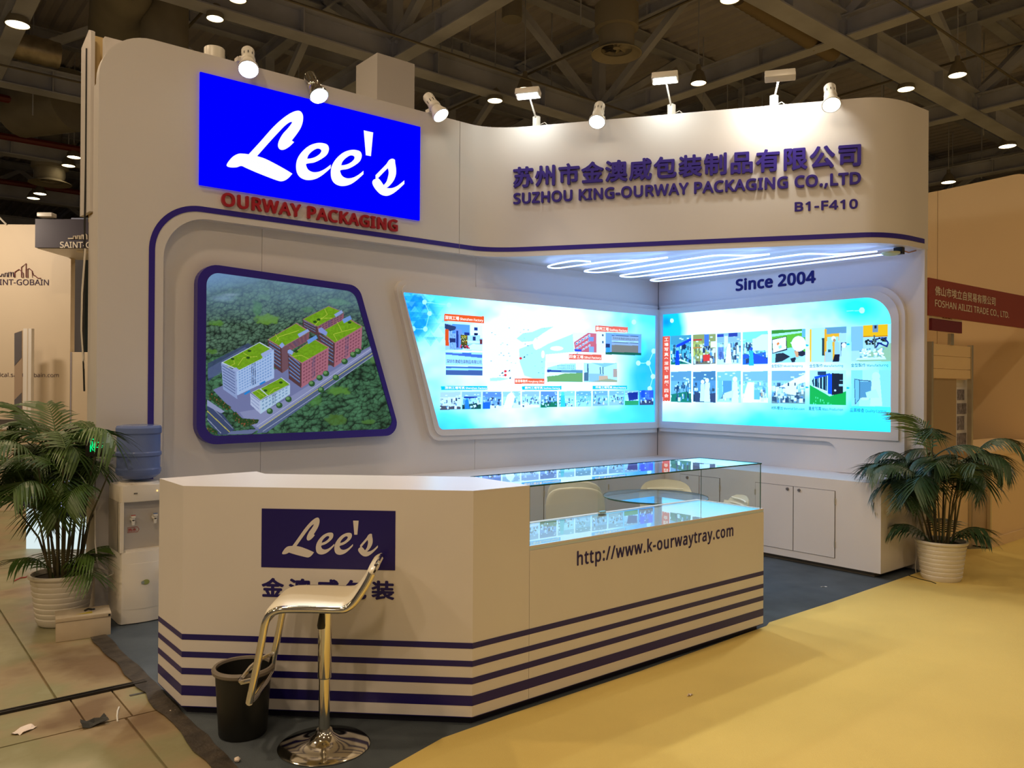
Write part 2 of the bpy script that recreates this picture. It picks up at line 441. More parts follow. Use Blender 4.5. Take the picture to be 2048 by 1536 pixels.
# booth walls
wb = MB().box(1.25, YW, 0, 2.32, YW + .06, HT - .03)
wall_back = struct(wb.build('wall_back', WHITE))
for x0, x1 in ((2.323, 4.30), (4.303, XW + .05)):
    MB().box(x0, YW, 0, x1, YW + .06, HT - .03).build('panel', WHITE, wall_back)
MB().box(1.203, 5.7425, 0, 1.249, 5.815, HT - .35).build('side_return', WHITE, wall_back); MB().box(1.203, 5.815, 0, 1.249, 5.935, 2.62).build('side_return', WHITE, wall_back)
MB().box(XW - .004, YW - .004, .76, XW, YW, HB).build('corner_joint', mat('dark_joint', (.05, .05, .07), .8), wall_back)
sp = MB().prism([(5.835, 2.64), (6.13, 2.65), (6.13, 3.81), (5.90, 3.86), (5.835, 3.83)], FB(1.20), -.012, .012)
sp.build('side_panel', WHITE, wall_back)
MB().box(1.22, 6.0, 2.6, 1.46, 6.03, 3.87).build('plywood_back', PLY, wall_back)
MB().box(1.22, 5.92, 2.62, 1.26, 5.95, 3.80).build('batten', PLY, wall_back)
wr = MB().box(XW, 2.915, 0, XW + .05, YW + .06, HB)
wall_right = struct(wr.build('wall_right', WHITE))
MB().box(XW + .002, 3.0, HB + .002, XW + .05, YW + .06, HT - .03).build('upper_panel', WHITE, wall_right)

# fascia: flat left part with a leg to the floor, then the bowed header
leftpoly = ([(1.2, 0.0)] + rpoly([(1.2, 3.0), (1.2, HT), (3.0, HT)], [0, .33, 0], 12)[1:-1] +
            [(4.055, HT), (4.055, HB)] + rpoly([(3.0, HB), (1.605, HB), (1.605, 1.0)], [0, .30, 0], 12)[1:-1] + [(1.605, 0.0)])
# the fascia stands over the counter's back, its left leg reaches the floor
fasc = struct(MB().prism(leftpoly, FA(YF), -(YW - YF) + .001, 0.0).build('wall_front', WHITE))
def bez(p0, p1, p2, n=10): return [tuple((1-t)**2*np.array(p0) + 2*t*(1-t)*np.array(p1) + t*t*np.array(p2)) for t in np.linspace(0, 1, n)]
P0 = np.array([4.445, 5.59]); P1 = np.array([6.10, 3.20]); DF = (P1 - P0) / np.linalg.norm(P1 - P0)
plan = [(4.060, 5.66), (4.12, 5.66)] + bez((4.16, 5.66), (4.40, 5.66), (4.60, 5.366), 12) + [tuple(P0 + DF * s) for s in (.6, 1.2, 1.8, 2.4, 2.8)] + \
       bez(tuple(P0 + DF * 3.0), (6.285, 2.935), (6.66, 2.925), 14) + [(6.86, 2.912)]
def offs(pl, d):
    out = []
    for i in range(len(pl)):
        a = np.array(pl[max(0, i-1)]); b = np.array(pl[min(len(pl)-1, i+1)]); t = (b - a) / np.linalg.norm(b - a); out.append(tuple(np.array(pl[i]) + np.array([-t[1], t[0]]) * d))
    return out
inner = offs(plan, 0.07); front3 = offs(plan, -0.003)
poly = plan + inner[::-1]
MB().prism(poly, FZ(), HB, HT).build('header_panel', WHITE, fasc, smooth=True, angle=30)
# blue line
st = MB()
pth = [(1.53, 0.0), (1.53, 2.40)] + [(1.85 - .32*math.cos(a), 2.40 + .32*math.sin(a)) for a in np.linspace(0.05, math.pi/2, 16)] + [(4.056, 2.72)]
st.strip(pth, 0.0195, FA(YF), 0.003)
arc = front3; V = []; F = []
for i, p in enumerate(arc[:-1] + [(6.80, 2.914)]): V += [(p[0], p[1], 2.7005), (p[0], p[1], 2.7395)]
for i in range(len(arc) - 1): F.append((2*i, 2*i+2, 2*i+3, 2*i+1))
st.add(V, F).build('blue_stripe', NAVY, fasc)
# booth ceiling over the corner
cpoly = [(4.1, 5.72)] + [p for p in offs(plan, 0.03)[4:]] + [(XW, 2.95), (XW, YW), (4.1, YW)]
struct(MB().prism(cpoly, FZ(), HB + .005, HB + .03).build('ceiling_booth', WHITE))
# carpets
cg = MB().box(1.16, 2.55, 0.0, XW - .002, 5.655, 0.006)
tag(cg.build('grey_carpet', CARPETG), 'dark grey carpet laid wall to wall under the stand and its counter', 'carpet')
ypoly = [(1.05, -7.0), (45, -7.0), (45, 2.95), (9.2, 2.93), (8.2, 2.93), (8.0, 3.05), (7.2, 3.0), (6.86, 2.905), (6.57, 2.90), (5.26, 2.872), (4.5, 2.872), (4.42, 2.84), (3.2, 2.80), (2.3, 2.80), (1.93, 2.79), (1.615, 2.70), (1.2, 2.55), (1.05, 2.45)]
tag(MB().prism(ypoly, FZ(), 0.001, 0.011).build('yellow_carpet', CARPETY), 'wide yellow aisle carpet in front of the stand', 'carpet')
tp = MB(); rr = random.Random(5)
ys = np.linspace(2.45, 5.2, 26); L_ = []; R2 = []
for y in ys: L_.append((1.085 + rr.uniform(-.012, .012), y)); R2.append((1.165 + rr.uniform(-.006, .008), y))
V = [(*p, .009) for p in L_] + [(*p, .010) for p in R2]; n = len(ys)
tp.add(V, [(i, i+1, n+i+1, n+i) for i in range(n-1)])
tag(tp.build('floor_tape', mat('dirty_tape', (0.045, 0.035, 0.025), 0.5, noise=.5, nscale=14, bump=.4, bscale=40)), 'dirty dark tape strip sealing the left edge of the grey carpet', 'tape')
# ================================================================== SIGNS ON THE FASCIA
FFr = FL(P0, DF); FFA = FA(YF)
# script logo outlines traced in the frame of the blue panel, stored as (u, v) fractions of the panel
def zoomA(x, y): # close-up coordinates of the blue sign -> metres on the fascia
    return pY(380 + x / 4.2667, 130 + y / 4.2667, YF - 0.02)
LX0, LX1, LZ0, LZ1 = 1.833, 3.637, 2.885, 3.667
def cr(pts, n=5):   # closed Catmull-Rom with corners marked by a third value
    out = []; m = len(pts)
    for i in range(m):
        p0, p1, p2, p3 = pts[i-1], pts[i], pts[(i+1) % m], pts[(i+2) % m]
        a = np.array(p1[:2], float); b = np.array(p2[:2], float)
        ta = np.zeros(2) if len(p1) > 2 else (b - np.array(p0[:2])) * .5
        tb = np.zeros(2) if len(p2) > 2 else (np.array(p3[:2]) - a) * .5
        if len(p1) > 2: ta = (b - a) * .6
        if len(p2) > 2: tb = (b - a) * .6
        for k in range(n):
            t = k / n; h = 2*t**3 - 3*t*t + 1, t**3 - 2*t*t + t, -2*t**3 + 3*t*t, t**3 - t*t
            out.append(tuple(a*h[0] + ta*h[1] + b*h[2] + tb*h[3]))
    return out
Lp = [(312,852),(332,818),(368,780),(412,758),(455,757),(500,762,1),(600,653),(700,540),(780,465),(850,415),(905,392),(942,396),(963,430),(962,482),(945,535),(912,588),(868,645,1),(888,658,1),(850,695),(805,722),(770,722),(751,695),(757,650),(790,590),(835,540),(862,505),(872,486,1),(850,490),(808,520),(750,580),(690,645),(630,712),(572,778,1),(640,800),(730,845),(820,895),(873,928,1),(842,963),(810,985),(775,993),(735,983),(660,955),(560,915),(480,880),(438,862),(400,873),(355,875),(322,868)]
Ep = [(1200,850,1),(1150,887),(1100,910),(1050,914),(1010,895),(992,862),(996,843),(1060,832),(1120,803),(1168,765),(1185,718),(1172,682),(1135,667),(1085,666),(1020,687),(960,735),(920,792),(905,850),(910,912),(935,955),(980,979),(1030,982),(1085,967),(1140,932),(1200,880,1)]
Eh = [(999,800,1),(1010,770),(1040,738),(1080,715),(1110,718),(1120,735),(1105,760),(1068,785),(1030,797)]
Ap = [(1482,558,1),(1562,576,1),(1543,778,1),(1500,770,1)]
Sp = [(1583,940,1),(1640,882),(1675,845),(1698,812),(1722,800),(1746,808),(1750,835),(1758,890),(1755,942),(1735,990),(1702,1030),(1676,1050,1),(1722,1050),(1770,1030),(1828,985,1),(1828,1015,1),(1780,1060),(1730,1098),(1680,1117),(1630,1106),(1590,1070),(1563,1030),(1555,1000),(1565,980),(1583,972,1)]
Sh = [(1604,966,1),(1650,918),(1688,880,1),(1695,915),(1690,950),(1676,995),(1652,1026,1),(1633,998),(1618,978)]
def uv(pts):
    out = []
    for p in cr(pts):
        a, b = zoomA(*p); out.append(((a - LX0) / (LX1 - LX0), (b - LZ0) / (LZ1 - LZ0)))
    return out
LOGO = [(uv(Lp), []), (uv(Ep), [uv(Eh)])]
_e1 = np.array(zoomA(1045, 825)); _e2 = np.array(zoomA(1333, 880)); sh = ((_e2 - _e1) / np.array([LX1 - LX0, LZ1 - LZ0]))
LOGO.append(([(u + sh[0], v + sh[1]) for u, v in LOGO[1][0]], [[(u + sh[0], v + sh[1]) for u, v in LOGO[1][1][0]]]))
LOGO += [(uv(Ap), []), (uv(Sp), [uv(Sh)])]
def logo(fr, a0, b0, w, h, c, m, parent, t=0.0015):
    for o_, hs in LOGO:
        mb = MB(); mb.prism([(a0 + u*w, b0 + v*h) for u, v in o_], fr, c, c + t, [[(a0 + u*w, b0 + v*h) for u, v in q] for q in hs])
        mb.build('letter', m, parent)
bp = thing('blue_sign_panel', 'bright blue sign panel, its glow added, with white script lettering on the left fascia', 'sign', (LX0, YF, LZ0))
MB().fbox(FFA, LX0, LZ0, 0.001, LX1, LZ1, 0.02).build('panel', BLUEP, bp)
logo(FFA, LX0, LZ0, LX1 - LX0, LZ1 - LZ0, 0.0205, LITW, bp)
def word(label, body, fr, a0, b0, w, h, m, depth, sx=1, bold=0.02, spacing=1.0, group=None):
    t = thing('sign_lettering', label, 'lettering', tuple(fr(a0, b0, 0)), group)
    lettering('letter', body, fr, a0, b0, w, h, m, t, depth, 0.001, bold, sx, True, spacing); return t
word('raised dark red capital lettering under the blue sign', 'OURWAY PACKAGING', FFA, 1.987, 2.760, 1.437, 0.099, REDL, 0.022, bold=0.030, spacing=1.1)
word('large raised purple-blue Chinese lettering across the bowed header', '苏州市金澳威包装制品有限公司', FFr, 0.133, 3.262, 2.861, 0.188, LETM, 0.025, bold=0.030, spacing=1.12)
word('raised purple-blue Latin capitals under the Chinese line on the header', 'SUZHOU KING-OURWAY PACKAGING CO.,LTD', FFr, 0.135, 3.105, 2.86, 0.115, LETM, 0.02, bold=0.030, spacing=1.05)
word('small purple-blue stand number lettering at the right of the header', 'B1-F410', FFr, 2.50, 2.931, 0.474, 0.078, LETM, 0.004, bold=0.028, spacing=1.1)
word('dark blue date lettering above the right lightbox', 'Since 2004', FB(XW), 4.742, 2.468, 0.862, 0.122, DATEM, 0.004, sx=-1, bold=0.034, spacing=1.06)

# ================================================================== PRINTS
rng = np.random.default_rng(11)
def vnoise(x, y, seed=0, oct=1):
    r = np.zeros_like(x)
    for o_ in range(oct):
        s = 2 ** o_; X = x * s; Y = y * s; xi = np.floor(X).astype(int); yi = np.floor(Y).astype(int); fx = X - xi; fy = Y - yi
        fx = fx*fx*(3-2*fx); fy = fy*fy*(3-2*fy)
        def h(a, b):
            n = (a * 374761393 + b * 668265263 + (seed + o_) * 974634777) & 0xffffffff
            n = ((n ^ (n >> 13)) * 1274126177) & 0xffffffff; return ((n ^ (n >> 16)) & 0xffff) / 65535.0
        r += (h(xi,yi)*(1-fx)*(1-fy) + h(xi+1,yi)*fx*(1-fy) + h(xi,yi+1)*(1-fx)*fy + h(xi+1,yi+1)*fx*fy) / s
    return r / sum(1 / 2**k for k in range(oct))
class Art:
    """ink on a flat sheet; x, y are the print's own coordinates at every grid point"""
    def __init__(s, x, y): s.x = x; s.y = y; s.c = np.ones((len(x), 3))
    def blend(s, w, col): s.c += (np.array(col, float) - s.c) * w[:, None]
    def poly(s, pts, rgb, al=1.0):
        P = np.array(pts, float); lo = P.min(0); hi = P.max(0)
        idx = np.where((s.x >= lo[0]) & (s.x <= hi[0]) & (s.y >= lo[1]) & (s.y <= hi[1]))[0]
        if not len(idx): return
        x = s.x[idx]; y = s.y[idx]; ins = np.zeros(len(idx), bool); j = len(P) - 1
        for i in range(len(P)):
            xi, yi = P[i]; xj, yj = P[j]
            if yi != yj: ins ^= ((yi > y) != (yj > y)) & (x < (xj - xi) * (y - yi) / (yj - yi) + xi)
            j = i
        k = idx[ins]; c = np.array(S(*rgb)); s.c[k] += (c - s.c[k]) * al
        return k
    def ell(s, cx, cy, rx, ry, rgb, al=1.0, soft=0.0):
        d = np.hypot((s.x - cx) / rx, (s.y - cy) / ry)
        w = (d < 1).astype(float) * al if not soft else np.clip((1 - d) / soft, 0, 1) * al
        s.blend(w, S(*rgb))
    def line(s, pts, wd, rgb, al=1.0):
        for a, b in zip(pts[:-1], pts[1:]):
            a = np.array(a, float); b = np.array(b, float); d = b - a; L = max(1e-6, d @ d)
            t = np.clip(((s.x - a[0]) * d[0] + (s.y - a[1]) * d[1]) / L, 0, 1)
            q = np.hypot(s.x - a[0] - t*d[0], s.y - a[1] - t*d[1]); s.blend((q < wd / 2).astype(float) * al, S(*rgb))
def quad(q):
    q = np.array(q, float)   # TL TR BR BL
    return lambda u, v: tuple((1-u)*(1-v)*q[0] + u*(1-v)*q[1] + u*v*q[2] + (1-u)*v*q[3])
def qrect(A, Q, u0, v0, u1, v1, rgb, al=1.0): return A.poly([Q(u0, v0), Q(u1, v0), Q(u1, v1), Q(u0, v1)], rgb, al)
def qpoly(A, Q, pts, rgb, al=1.0): return A.poly([Q(*p) for p in pts], rgb, al)
def inside(px, py, P):
    ins = np.zeros(len(px), bool); j = len(P) - 1
    for i in range(len(P)):
        xi, yi = P[i]; xj, yj = P[j]
        if yi != yj: ins ^= ((yi > py) != (yj > py)) & (px < (xj - xi) * (py - yi) / (yj - yi) + xi)
        j = i
    return ins
def print_sheet(name, fr, a0, b0, a1, b1, step, m, paint, c, parent, tocoord, ax, clip):
    na = int((a1 - a0) / step) + 1; nb = int((b1 - b0) / step) + 1
    A_, B_ = np.meshgrid(np.linspace(a0, a1, na), np.linspace(b0, b1, nb))
    a = A_.ravel(); b = B_.ravel()
    if m.name.startswith('lit_print'): art_pow = 1.5
    else: art_pow = 1.0
    if ax == 'A': Pw = np.stack([a, np.full_like(a, fr(0, 0, c)[1]), b], 1)
    else: Pw = np.stack([np.full_like(a, fr(0, 0, c)[0]), a, b], 1)
    px, py = project(Pw); x, y = tocoord(px, py)
    art = Art(x, y); paint(art); art.c = np.clip(art.c, 0, 1) ** art_pow
    i = np.arange(na * nb).reshape(nb, na)
    q = np.stack([i[:-1, :-1].ravel(), i[:-1, 1:].ravel(), i[1:, 1:].ravel(), i[1:, :-1].ravel()], 1)
    q = q[inside(a[q].mean(1), b[q].mean(1), clip)]; used = np.unique(q); mp = np.full(len(a), -1); mp[used] = np.arange(len(used)); q = mp[q]; Pw = Pw[used]; art.c = art.c[used]; a = a[used]
    me = bpy.data.meshes.new(name); me.vertices.add(len(a)); me.vertices.foreach_set('co', Pw.ravel().astype(np.float32))
    me.loops.add(q.size); me.loops.foreach_set('vertex_index', q.ravel().astype(np.int32)); me.polygons.add(len(q))
    me.polygons.foreach_set('loop_start', np.arange(0, q.size, 4, dtype=np.int32))
    try: me.polygons.foreach_set('loop_total', np.full(len(q), 4, dtype=np.int32))
    except Exception: pass
    me.update(calc_edges=True)
    at = me.color_attributes.new('ink', 'FLOAT_COLOR', 'POINT')
    at.data.foreach_set('color', np.concatenate([np.clip(art.c, 0, 1), np.ones((len(a), 1))], 1).ravel().astype(np.float32))
    me.materials.append(m); o = bpy.data.objects.new(name, me); COL.objects.link(o); o.parent = parent
    if parent is not None:
        pl = np.array(parent['_o']) if '_o' in parent else np.zeros(3)
        me.transform(Matrix.Translation(-Vector(pl)))
    return o

# ---- aerial picture of the factory
YP = YF - 0.0
def trees(A, w, cell, cols, seed, hz=0):
    X = A.x / cell + 1.3 * vnoise(A.x/90, A.y/70, 31); Y = A.y / (cell * 0.82) + 1.3 * vnoise(A.x/80, A.y/90, 32); xi = np.floor(X).astype(int); yi = np.floor(Y).astype(int)
    best = np.full(len(X), 9.0); bx = np.zeros(len(X)); by = np.zeros(len(X)); bh = np.zeros(len(X))
    for dx in (-1, 0, 1):
        for dy in (-1, 0, 1):
            a = xi + dx; b = yi + dy
            n = (a * 374761393 + b * 668265263 + seed * 83492791) & 0xffffffff; n = ((n ^ (n >> 15)) * 2246822519) & 0xffffffff; n = ((n ^ (n >> 13)) * 3266489917) & 0xffffffff; n = n ^ (n >> 16)
            r1 = (n & 255) / 255; r2 = ((n >> 8) & 255) / 255; r3 = ((n >> 16) & 255) / 255
            ex = X - (a + r1); ey = Y - (b + r2); d = np.hypot(ex, ey) / (.6 + .6*r3)
            m_ = d < best; best[m_] = d[m_]; bx[m_] = ex[m_]; by[m_] = ey[m_]; bh[m_] = r3[m_]
    sh_ = np.clip(1.05 - best * 0.95 - 0.55 * by - 0.35 * bx, 0.12, 1.5) * (.75 + .5 * bh) * (.45 + 1.1 * vnoise(A.x/5.5, A.y/5.5, 3, 2))
    c = np.array(cols[0]) + (np.array(cols[1]) - np.array(cols[0])) * np.clip(sh_, 0, 1.2)[:, None]
    A.c += (np.clip(c, 0, 1) - A.c) * w[:, None]
def bars(A, Q, n, u0, u1, rgb, v0=.04, v1=.96, duty=.5, al=1.0, cols=0):
    for i in range(n):
        v = v0 + (v1 - v0) * i / n
        if cols:
            for k in range(cols):
                u = u0 + (u1 - u0) * k / cols; qrect(A, Q, u, v, u + (u1-u0)/cols*.6, v + (v1-v0)/n*duty, rgb, al)
        else: qrect(A, Q, u0, v, u1, v + (v1-v0)/n*duty, rgb, al)
def paint_factory(A):
    x, y = A.x, A.y
    hz = np.clip((520 - y) / 420, 0, 1)
    trees(A, np.ones(len(x)), 30, (S(10, 22, 24), S(84, 116, 92)), 5)
    A.c *= (.55 + .9 * vnoise(x/70, y/50, 21, 2))[:, None]
    low = np.clip((y - 900) / 300, 0, 1); t2 = A.c.copy()
    B = Art(x, y); trees(B, np.ones(len(x)), 38, (S(6, 18, 16), S(70, 116, 82)), 9)
    B.c *= (.6 + .8 * vnoise(x/80, y/60, 22, 2))[:, None]
    A.c += (B.c - A.c) * (y > 640 + (1500 - x) * .1).astype(float)[:, None]
    for (cx_, cy_, rx, ry, c, al) in ((620,480,110,48,(110,160,50),.8),(540,390,45,70,(80,140,60),.6),(210,510,75,28,(95,150,50),.7),(600,300,60,30,(110,160,110),.4),(1200,340,100,34,(100,160,90),.5),(170,740,50,24,(85,135,45),.7),(960,400,60,26,(90,145,70),.5),(1200,1060,110,40,(95,150,60),.8),(1180,1290,85,60,(80,120,45),.7),(1000,1130,70,60,(90,150,70),.6),(1440,1310,70,22,(90,140,60),.7),(1500,800,60,50,(100,150,80),.6)):
        d = np.hypot((x - cx_) / rx, (y - cy_) / ry) + (vnoise(x/30, y/30, 8, 2) - .5) * .8
        A.blend(np.clip((1 - d) * 3, 0, 1) * al, S(*c))
    fog = np.clip(hz * 1.15 + (vnoise(x/160, y/60, 2, 2) - .5) * .5 * hz, 0, 1)
    A.blend(fog * .62, S(125, 165, 190)); 
    A.blend(np.clip((150 + (700 - x) * .25 - y) / 130, 0, 1) * (x < 560) * .7, S(120, 160, 205))
    A.ell(270, 310, 120, 34, (150,185,210), .45, .8); A.ell(330, 280, 90, 16, (170,200,220), .4, .8)
    A.blend(np.clip((y - 1150) / 300, 0, 1) * np.clip((x - 1200) / 300, 0, 1) * .35, S(5, 20, 10))
    # ground, yard, roads
    A.poly([(145,835),(470,672),(560,720),(250,900),(145,985)], (60,75,110), .85)
    A.poly([(145,880),(440,705),(520,730),(230,930),(145,960)], (92,108,150), .6)
    A.poly([(185,1050),(265,1015),(700,880),(1170,850),(1490,680),(1500,750),(820,1180),(570,1400),(470,1310),(380,1250)], (120,128,172))
    A.poly([(400,1230),(690,1180),(1490,690),(1500,750),(560,1360),(470,1320)], (150,158,196), .7)
    A.poly([(560,1362),(1498,715),(1498,762),(620,1395),(540,1400)], (88,104,140)); A.line([(560,1362),(1040,1040),(1498,738)], 5, (210,205,110))
    A.line([(590,1385),(1050,1075),(1498,762)], 4, (190,200,225), .8); A.line([(540,1345),(1000,1035),(1490,700)], 4, (200,210,235), .8)
    A.poly([(140,1150),(230,1200),(360,1370),(300,1412),(230,1412),(140,1300)], (62,76,112)); A.line([(140,1222),(330,1400)], 7, (196,190,90)); A.line([(140,1285),(250,1400)], 5, (190,200,215), .7); A.line([(175,1190),(345,1360)], 4, (190,200,215), .6)
    A.poly([(330,1385),(560,1365),(500,1405),(300,1412)], (105,118,155)); A.poly([(140,1130),(280,1225),(250,1240),(140,1180)], (150,160,195))
    for pl, sd in (([(150,1085),(175,1078),(335,1190),(305,1218),(158,1125)], 1), ([(345,1240),(370,1225),(420,1280),(560,1290),(545,1320),(440,1350),(345,1285)], 2), ([(140,1330),(225,1385),(220,1410),(140,1380)], 3)):
        k = A.poly(pl, (40,74,36))
        if k is not None:
            nz = vnoise(x[k]/9, y[k]/9, sd, 2); A.c[k] *= (.5 + 1.1*nz)[:, None]; r_ = k[nz > .72]; A.c[r_] = S(150, 84, 60)
    def grass(p):
        k = A.poly(p, (120,172,30))
        if k is not None: A.c[k] *= (.72 + .5 * vnoise(x[k]/14, y[k]/10, 4, 3))[:, None]
    def slabroof(p, rim, paths):
        c = np.mean(p, 0); A.poly([tuple(c + (np.array(q) - c) * 1.06) for q in p], rim); grass(p)
        for q in paths: A.line(q, 4, (205,220,80), .8)
    brick = (178,112,128); dark = (92,62,66)
    def block(lf, rf, lc, rc, wl, wr_, n, pod=True, cols=9):
        A.poly(lf, lc); A.poly(rf, rc); L = quad(lf); Rq = quad(rf)
        bars(A, L, n, .06, .88, wl, .07, .93, .42); bars(A, L, n, .06, .88, (190,205,235), .07, .93, .12, .7)
        bars(A, Rq, n, .06, .96, wr_, .07, .93, .45, .8, cols)
        for k in range(3): qrect(A, Rq, .40 + .045*k, .05, .415 + .045*k, .9, (70,84,120))
    # back pair
    block([(912,480),(1030,540),(1030,610),(915,550)], [(1030,540),(1245,430),(1240,490),(1040,600)], dark, (150,96,110), (50,70,110), (70,66,92), 3, cols=8)
    slabroof([(918,478),(1120,376),(1238,424),(1032,535)], (160,120,120), [[(1010,530),(1060,470),(1150,470)],[(1090,400),(1110,440),(1060,480)]])
    A.poly([(1165,440),(1225,405),(1238,425),(1180,462)], (150,172,225))
    block([(1030,580),(1172,672),(1165,868),(1120,840),(1050,760)], [(1172,672),(1392,540),(1385,722),(1165,868)], dark, brick, (58,78,120), (120,64,84), 6)
    slabroof([(1065,580),(1270,468),(1388,540),(1172,668)], (170,118,120), [[(1190,655),(1160,600),(1230,580),(1190,500)],[(1230,580),(1340,550)]])
    A.poly([(1230,480),(1295,448),(1308,478),(1245,512)], (120,160,225)); A.poly([(1040,555),(1065,545),(1112,585),(1100,612),(1040,580)], (140,160,225))
    # left rear
    block([(630,640),(742,710),(745,915),(660,850),(640,800)], [(742,710),(965,585),(960,650),(800,740),(795,880),(745,915)][:4], dark, (140,92,100), (62,92,140), (70,66,92), 6, cols=6)
    A.poly([(742,712),(800,690),(795,880),(745,915)], (120,86,96))
    slabroof([(636,642),(858,514),(962,580),(742,706)], (180,130,130), [[(690,660),(720,620),(880,570)],[(690,600),(720,650)]])
    A.poly([(870,600),(950,558),(965,575),(885,625)], (150,175,230)); A.poly([(720,690),(745,665),(765,690),(742,715)], (150,175,230))
    # middle front
    block([(790,735),(903,835),(900,1035),(800,962)], [(903,835),(1122,708),(1115,895),(900,1035)], dark, brick, (70,110,170), (122,66,84), 6)
    slabroof([(812,770),(1000,640),(1118,708),(905,830)], (184,128,132), [[(830,780),(900,770),(960,800)]])
    A.poly([(945,650),(1020,608),(1032,632),(958,680)], (110,160,230)); A.poly([(790,732),(808,722),(836,740),(826,768),(790,752)], (150,180,235))
    # white block
    block([(252,828),(374,900),(382,1125),(268,1045)], [(374,900),(678,722),(680,955),(382,1095)], (150,170,215), (176,205,245), (74,96,150), (104,150,210), 8, cols=13)
    slabroof([(266,828),(560,670),(655,722),(575,800),(398,890)], (205,225,240), [[(300,870),(360,840),(350,790)],[(390,850),(430,790),(540,780)],[(430,750),(470,775)]])
    A.poly([(572,760),(655,715),(678,728),(590,790)], (165,185,230)); A.poly([(340,885),(372,868),(400,890),(374,905)], (165,185,230))
    A.poly([(435,1080),(480,1052),(490,1065),(445,1092)], (30,140,225)); A.poly([(560,1000),(605,975),(612,988),(568,1012)], (30,140,225))
    # small annexe
    block([(487,1078),(568,1140),(570,1245),(490,1170)], [(568,1140),(808,1010),(808,1085),(570,1245)], (190,205,235), (186,216,240), (150,165,205), (110,150,190), 3, cols=8)
    slabroof([(500,1072),(560,1042),(624,1096),(570,1132)], (215,232,240), [[(540,1060),(600,1100)]])
    slabroof([(572,1040),(736,954),(804,1005),(632,1096)], (215,232,240), [[(640,1080),(680,1040),(720,1030)]])
    for q in ((1010,500),(860,740),(480,735),(470,790),(345,800),(1290,505),(610,1055),(735,990),(1040,482)): A.ell(*q, 15, 10, (42,80,24))
    for q in ((645,1222),(722,1175),(797,1126),(985,1000),(1048,952),(1100,918),(1250,820),(1320,765),(1358,738),(1180,950),(1060,1050)):
        A.ell(*q, 26, 24, (48,92,52)); A.ell(q[0]-6, q[1]-7, 15, 13, (118,168,104), .8)
picz = lambda px, py: ((px - 380) * 4.043, (py - 520) * 4.043)
out_c = [(1.832, 2.350), (3.085, 2.292), (3.480, 1.093), (1.832, 1.078)]
in_c = [(1.893, 2.292), (3.050, 2.243), (3.425, 1.148), (1.893, 1.138)]
OUT = rpoly(out_c, [.14, .12, .10, .14], 8); INN = rpoly(in_c, [.09, .10, .07, .09], 8)
fp = thing('framed_picture', 'aerial factory picture in a thick navy frame with slanting right side', 'picture', (1.83, YW, 1.09))
MB().prism(OUT, FA(YW), 0.001, 0.062).build('frame_box', NAVY, fp)
rg = MB(); ring(rg, OUT, INN, FA(YW), 0.0625, 0.078); rg.build('frame', NAVY, fp)
FACT_M = print_mat('self_lit_aerial_photo', 0.78, True, (0.98, 0.98, 1.04))  # glow put into the print's own colour, the frame holds no lamp
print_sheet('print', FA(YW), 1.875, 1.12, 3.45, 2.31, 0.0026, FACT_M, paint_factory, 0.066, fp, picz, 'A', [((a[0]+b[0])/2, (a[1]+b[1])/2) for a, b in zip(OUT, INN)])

# ---- lightbox on the back wall
def machines(A, Q, seed, base, floor_, dark, n=46, v0=.3, v1=.85, cols=None):
    r = random.Random(seed); qrect(A, Q, 0, 0, 1, 1, base); qrect(A, Q, 0, .0, 1, .3, tuple(int(c*.82) for c in base), .6)
    qpoly(A, Q, [(0, .75), (1, .62 if seed % 2 else .85), (1, 1), (0, 1)], floor_)
    for _ in range(4): u = r.random(); v = r.uniform(.03, .25); qrect(A, Q, u, v, u + .1, v + .04, (245,255,255), .8)
    for _ in range(n):
        u = r.uniform(0, .93); v = r.uniform(v0, v1); w = r.uniform(.02, .12); h = r.uniform(.03, .2)
        c = r.choice(cols or [dark, (230,245,250), tuple(int(q*.6) for q in base), (250,255,255), dark, (120,170,200)])
        qrect(A, Q, u, v, min(1, u + w), min(.97, v + h), c, .85)
def person(A, Q, u, v, s, c, hc=(250,250,250)):
    qpoly(A, Q, [(u-.09*s, v+.12*s), (u+.09*s, v+.12*s), (u+.14*s, v+.75*s), (u-.13*s, v+.75*s)], c)
    x, y = Q(u, v + .05*s); x2, _ = Q(u + .09*s, v); A.ell(x, y, abs(x2 - x), abs(x2 - x) * 1.1, hc)
def hexweb(A, pts, lines, rgb, al=.7):
    for a, b in lines: A.line([pts[a], pts[b]], 5, rgb, al)
    for p in pts: A.ell(*p, 17, 19, rgb, .9)
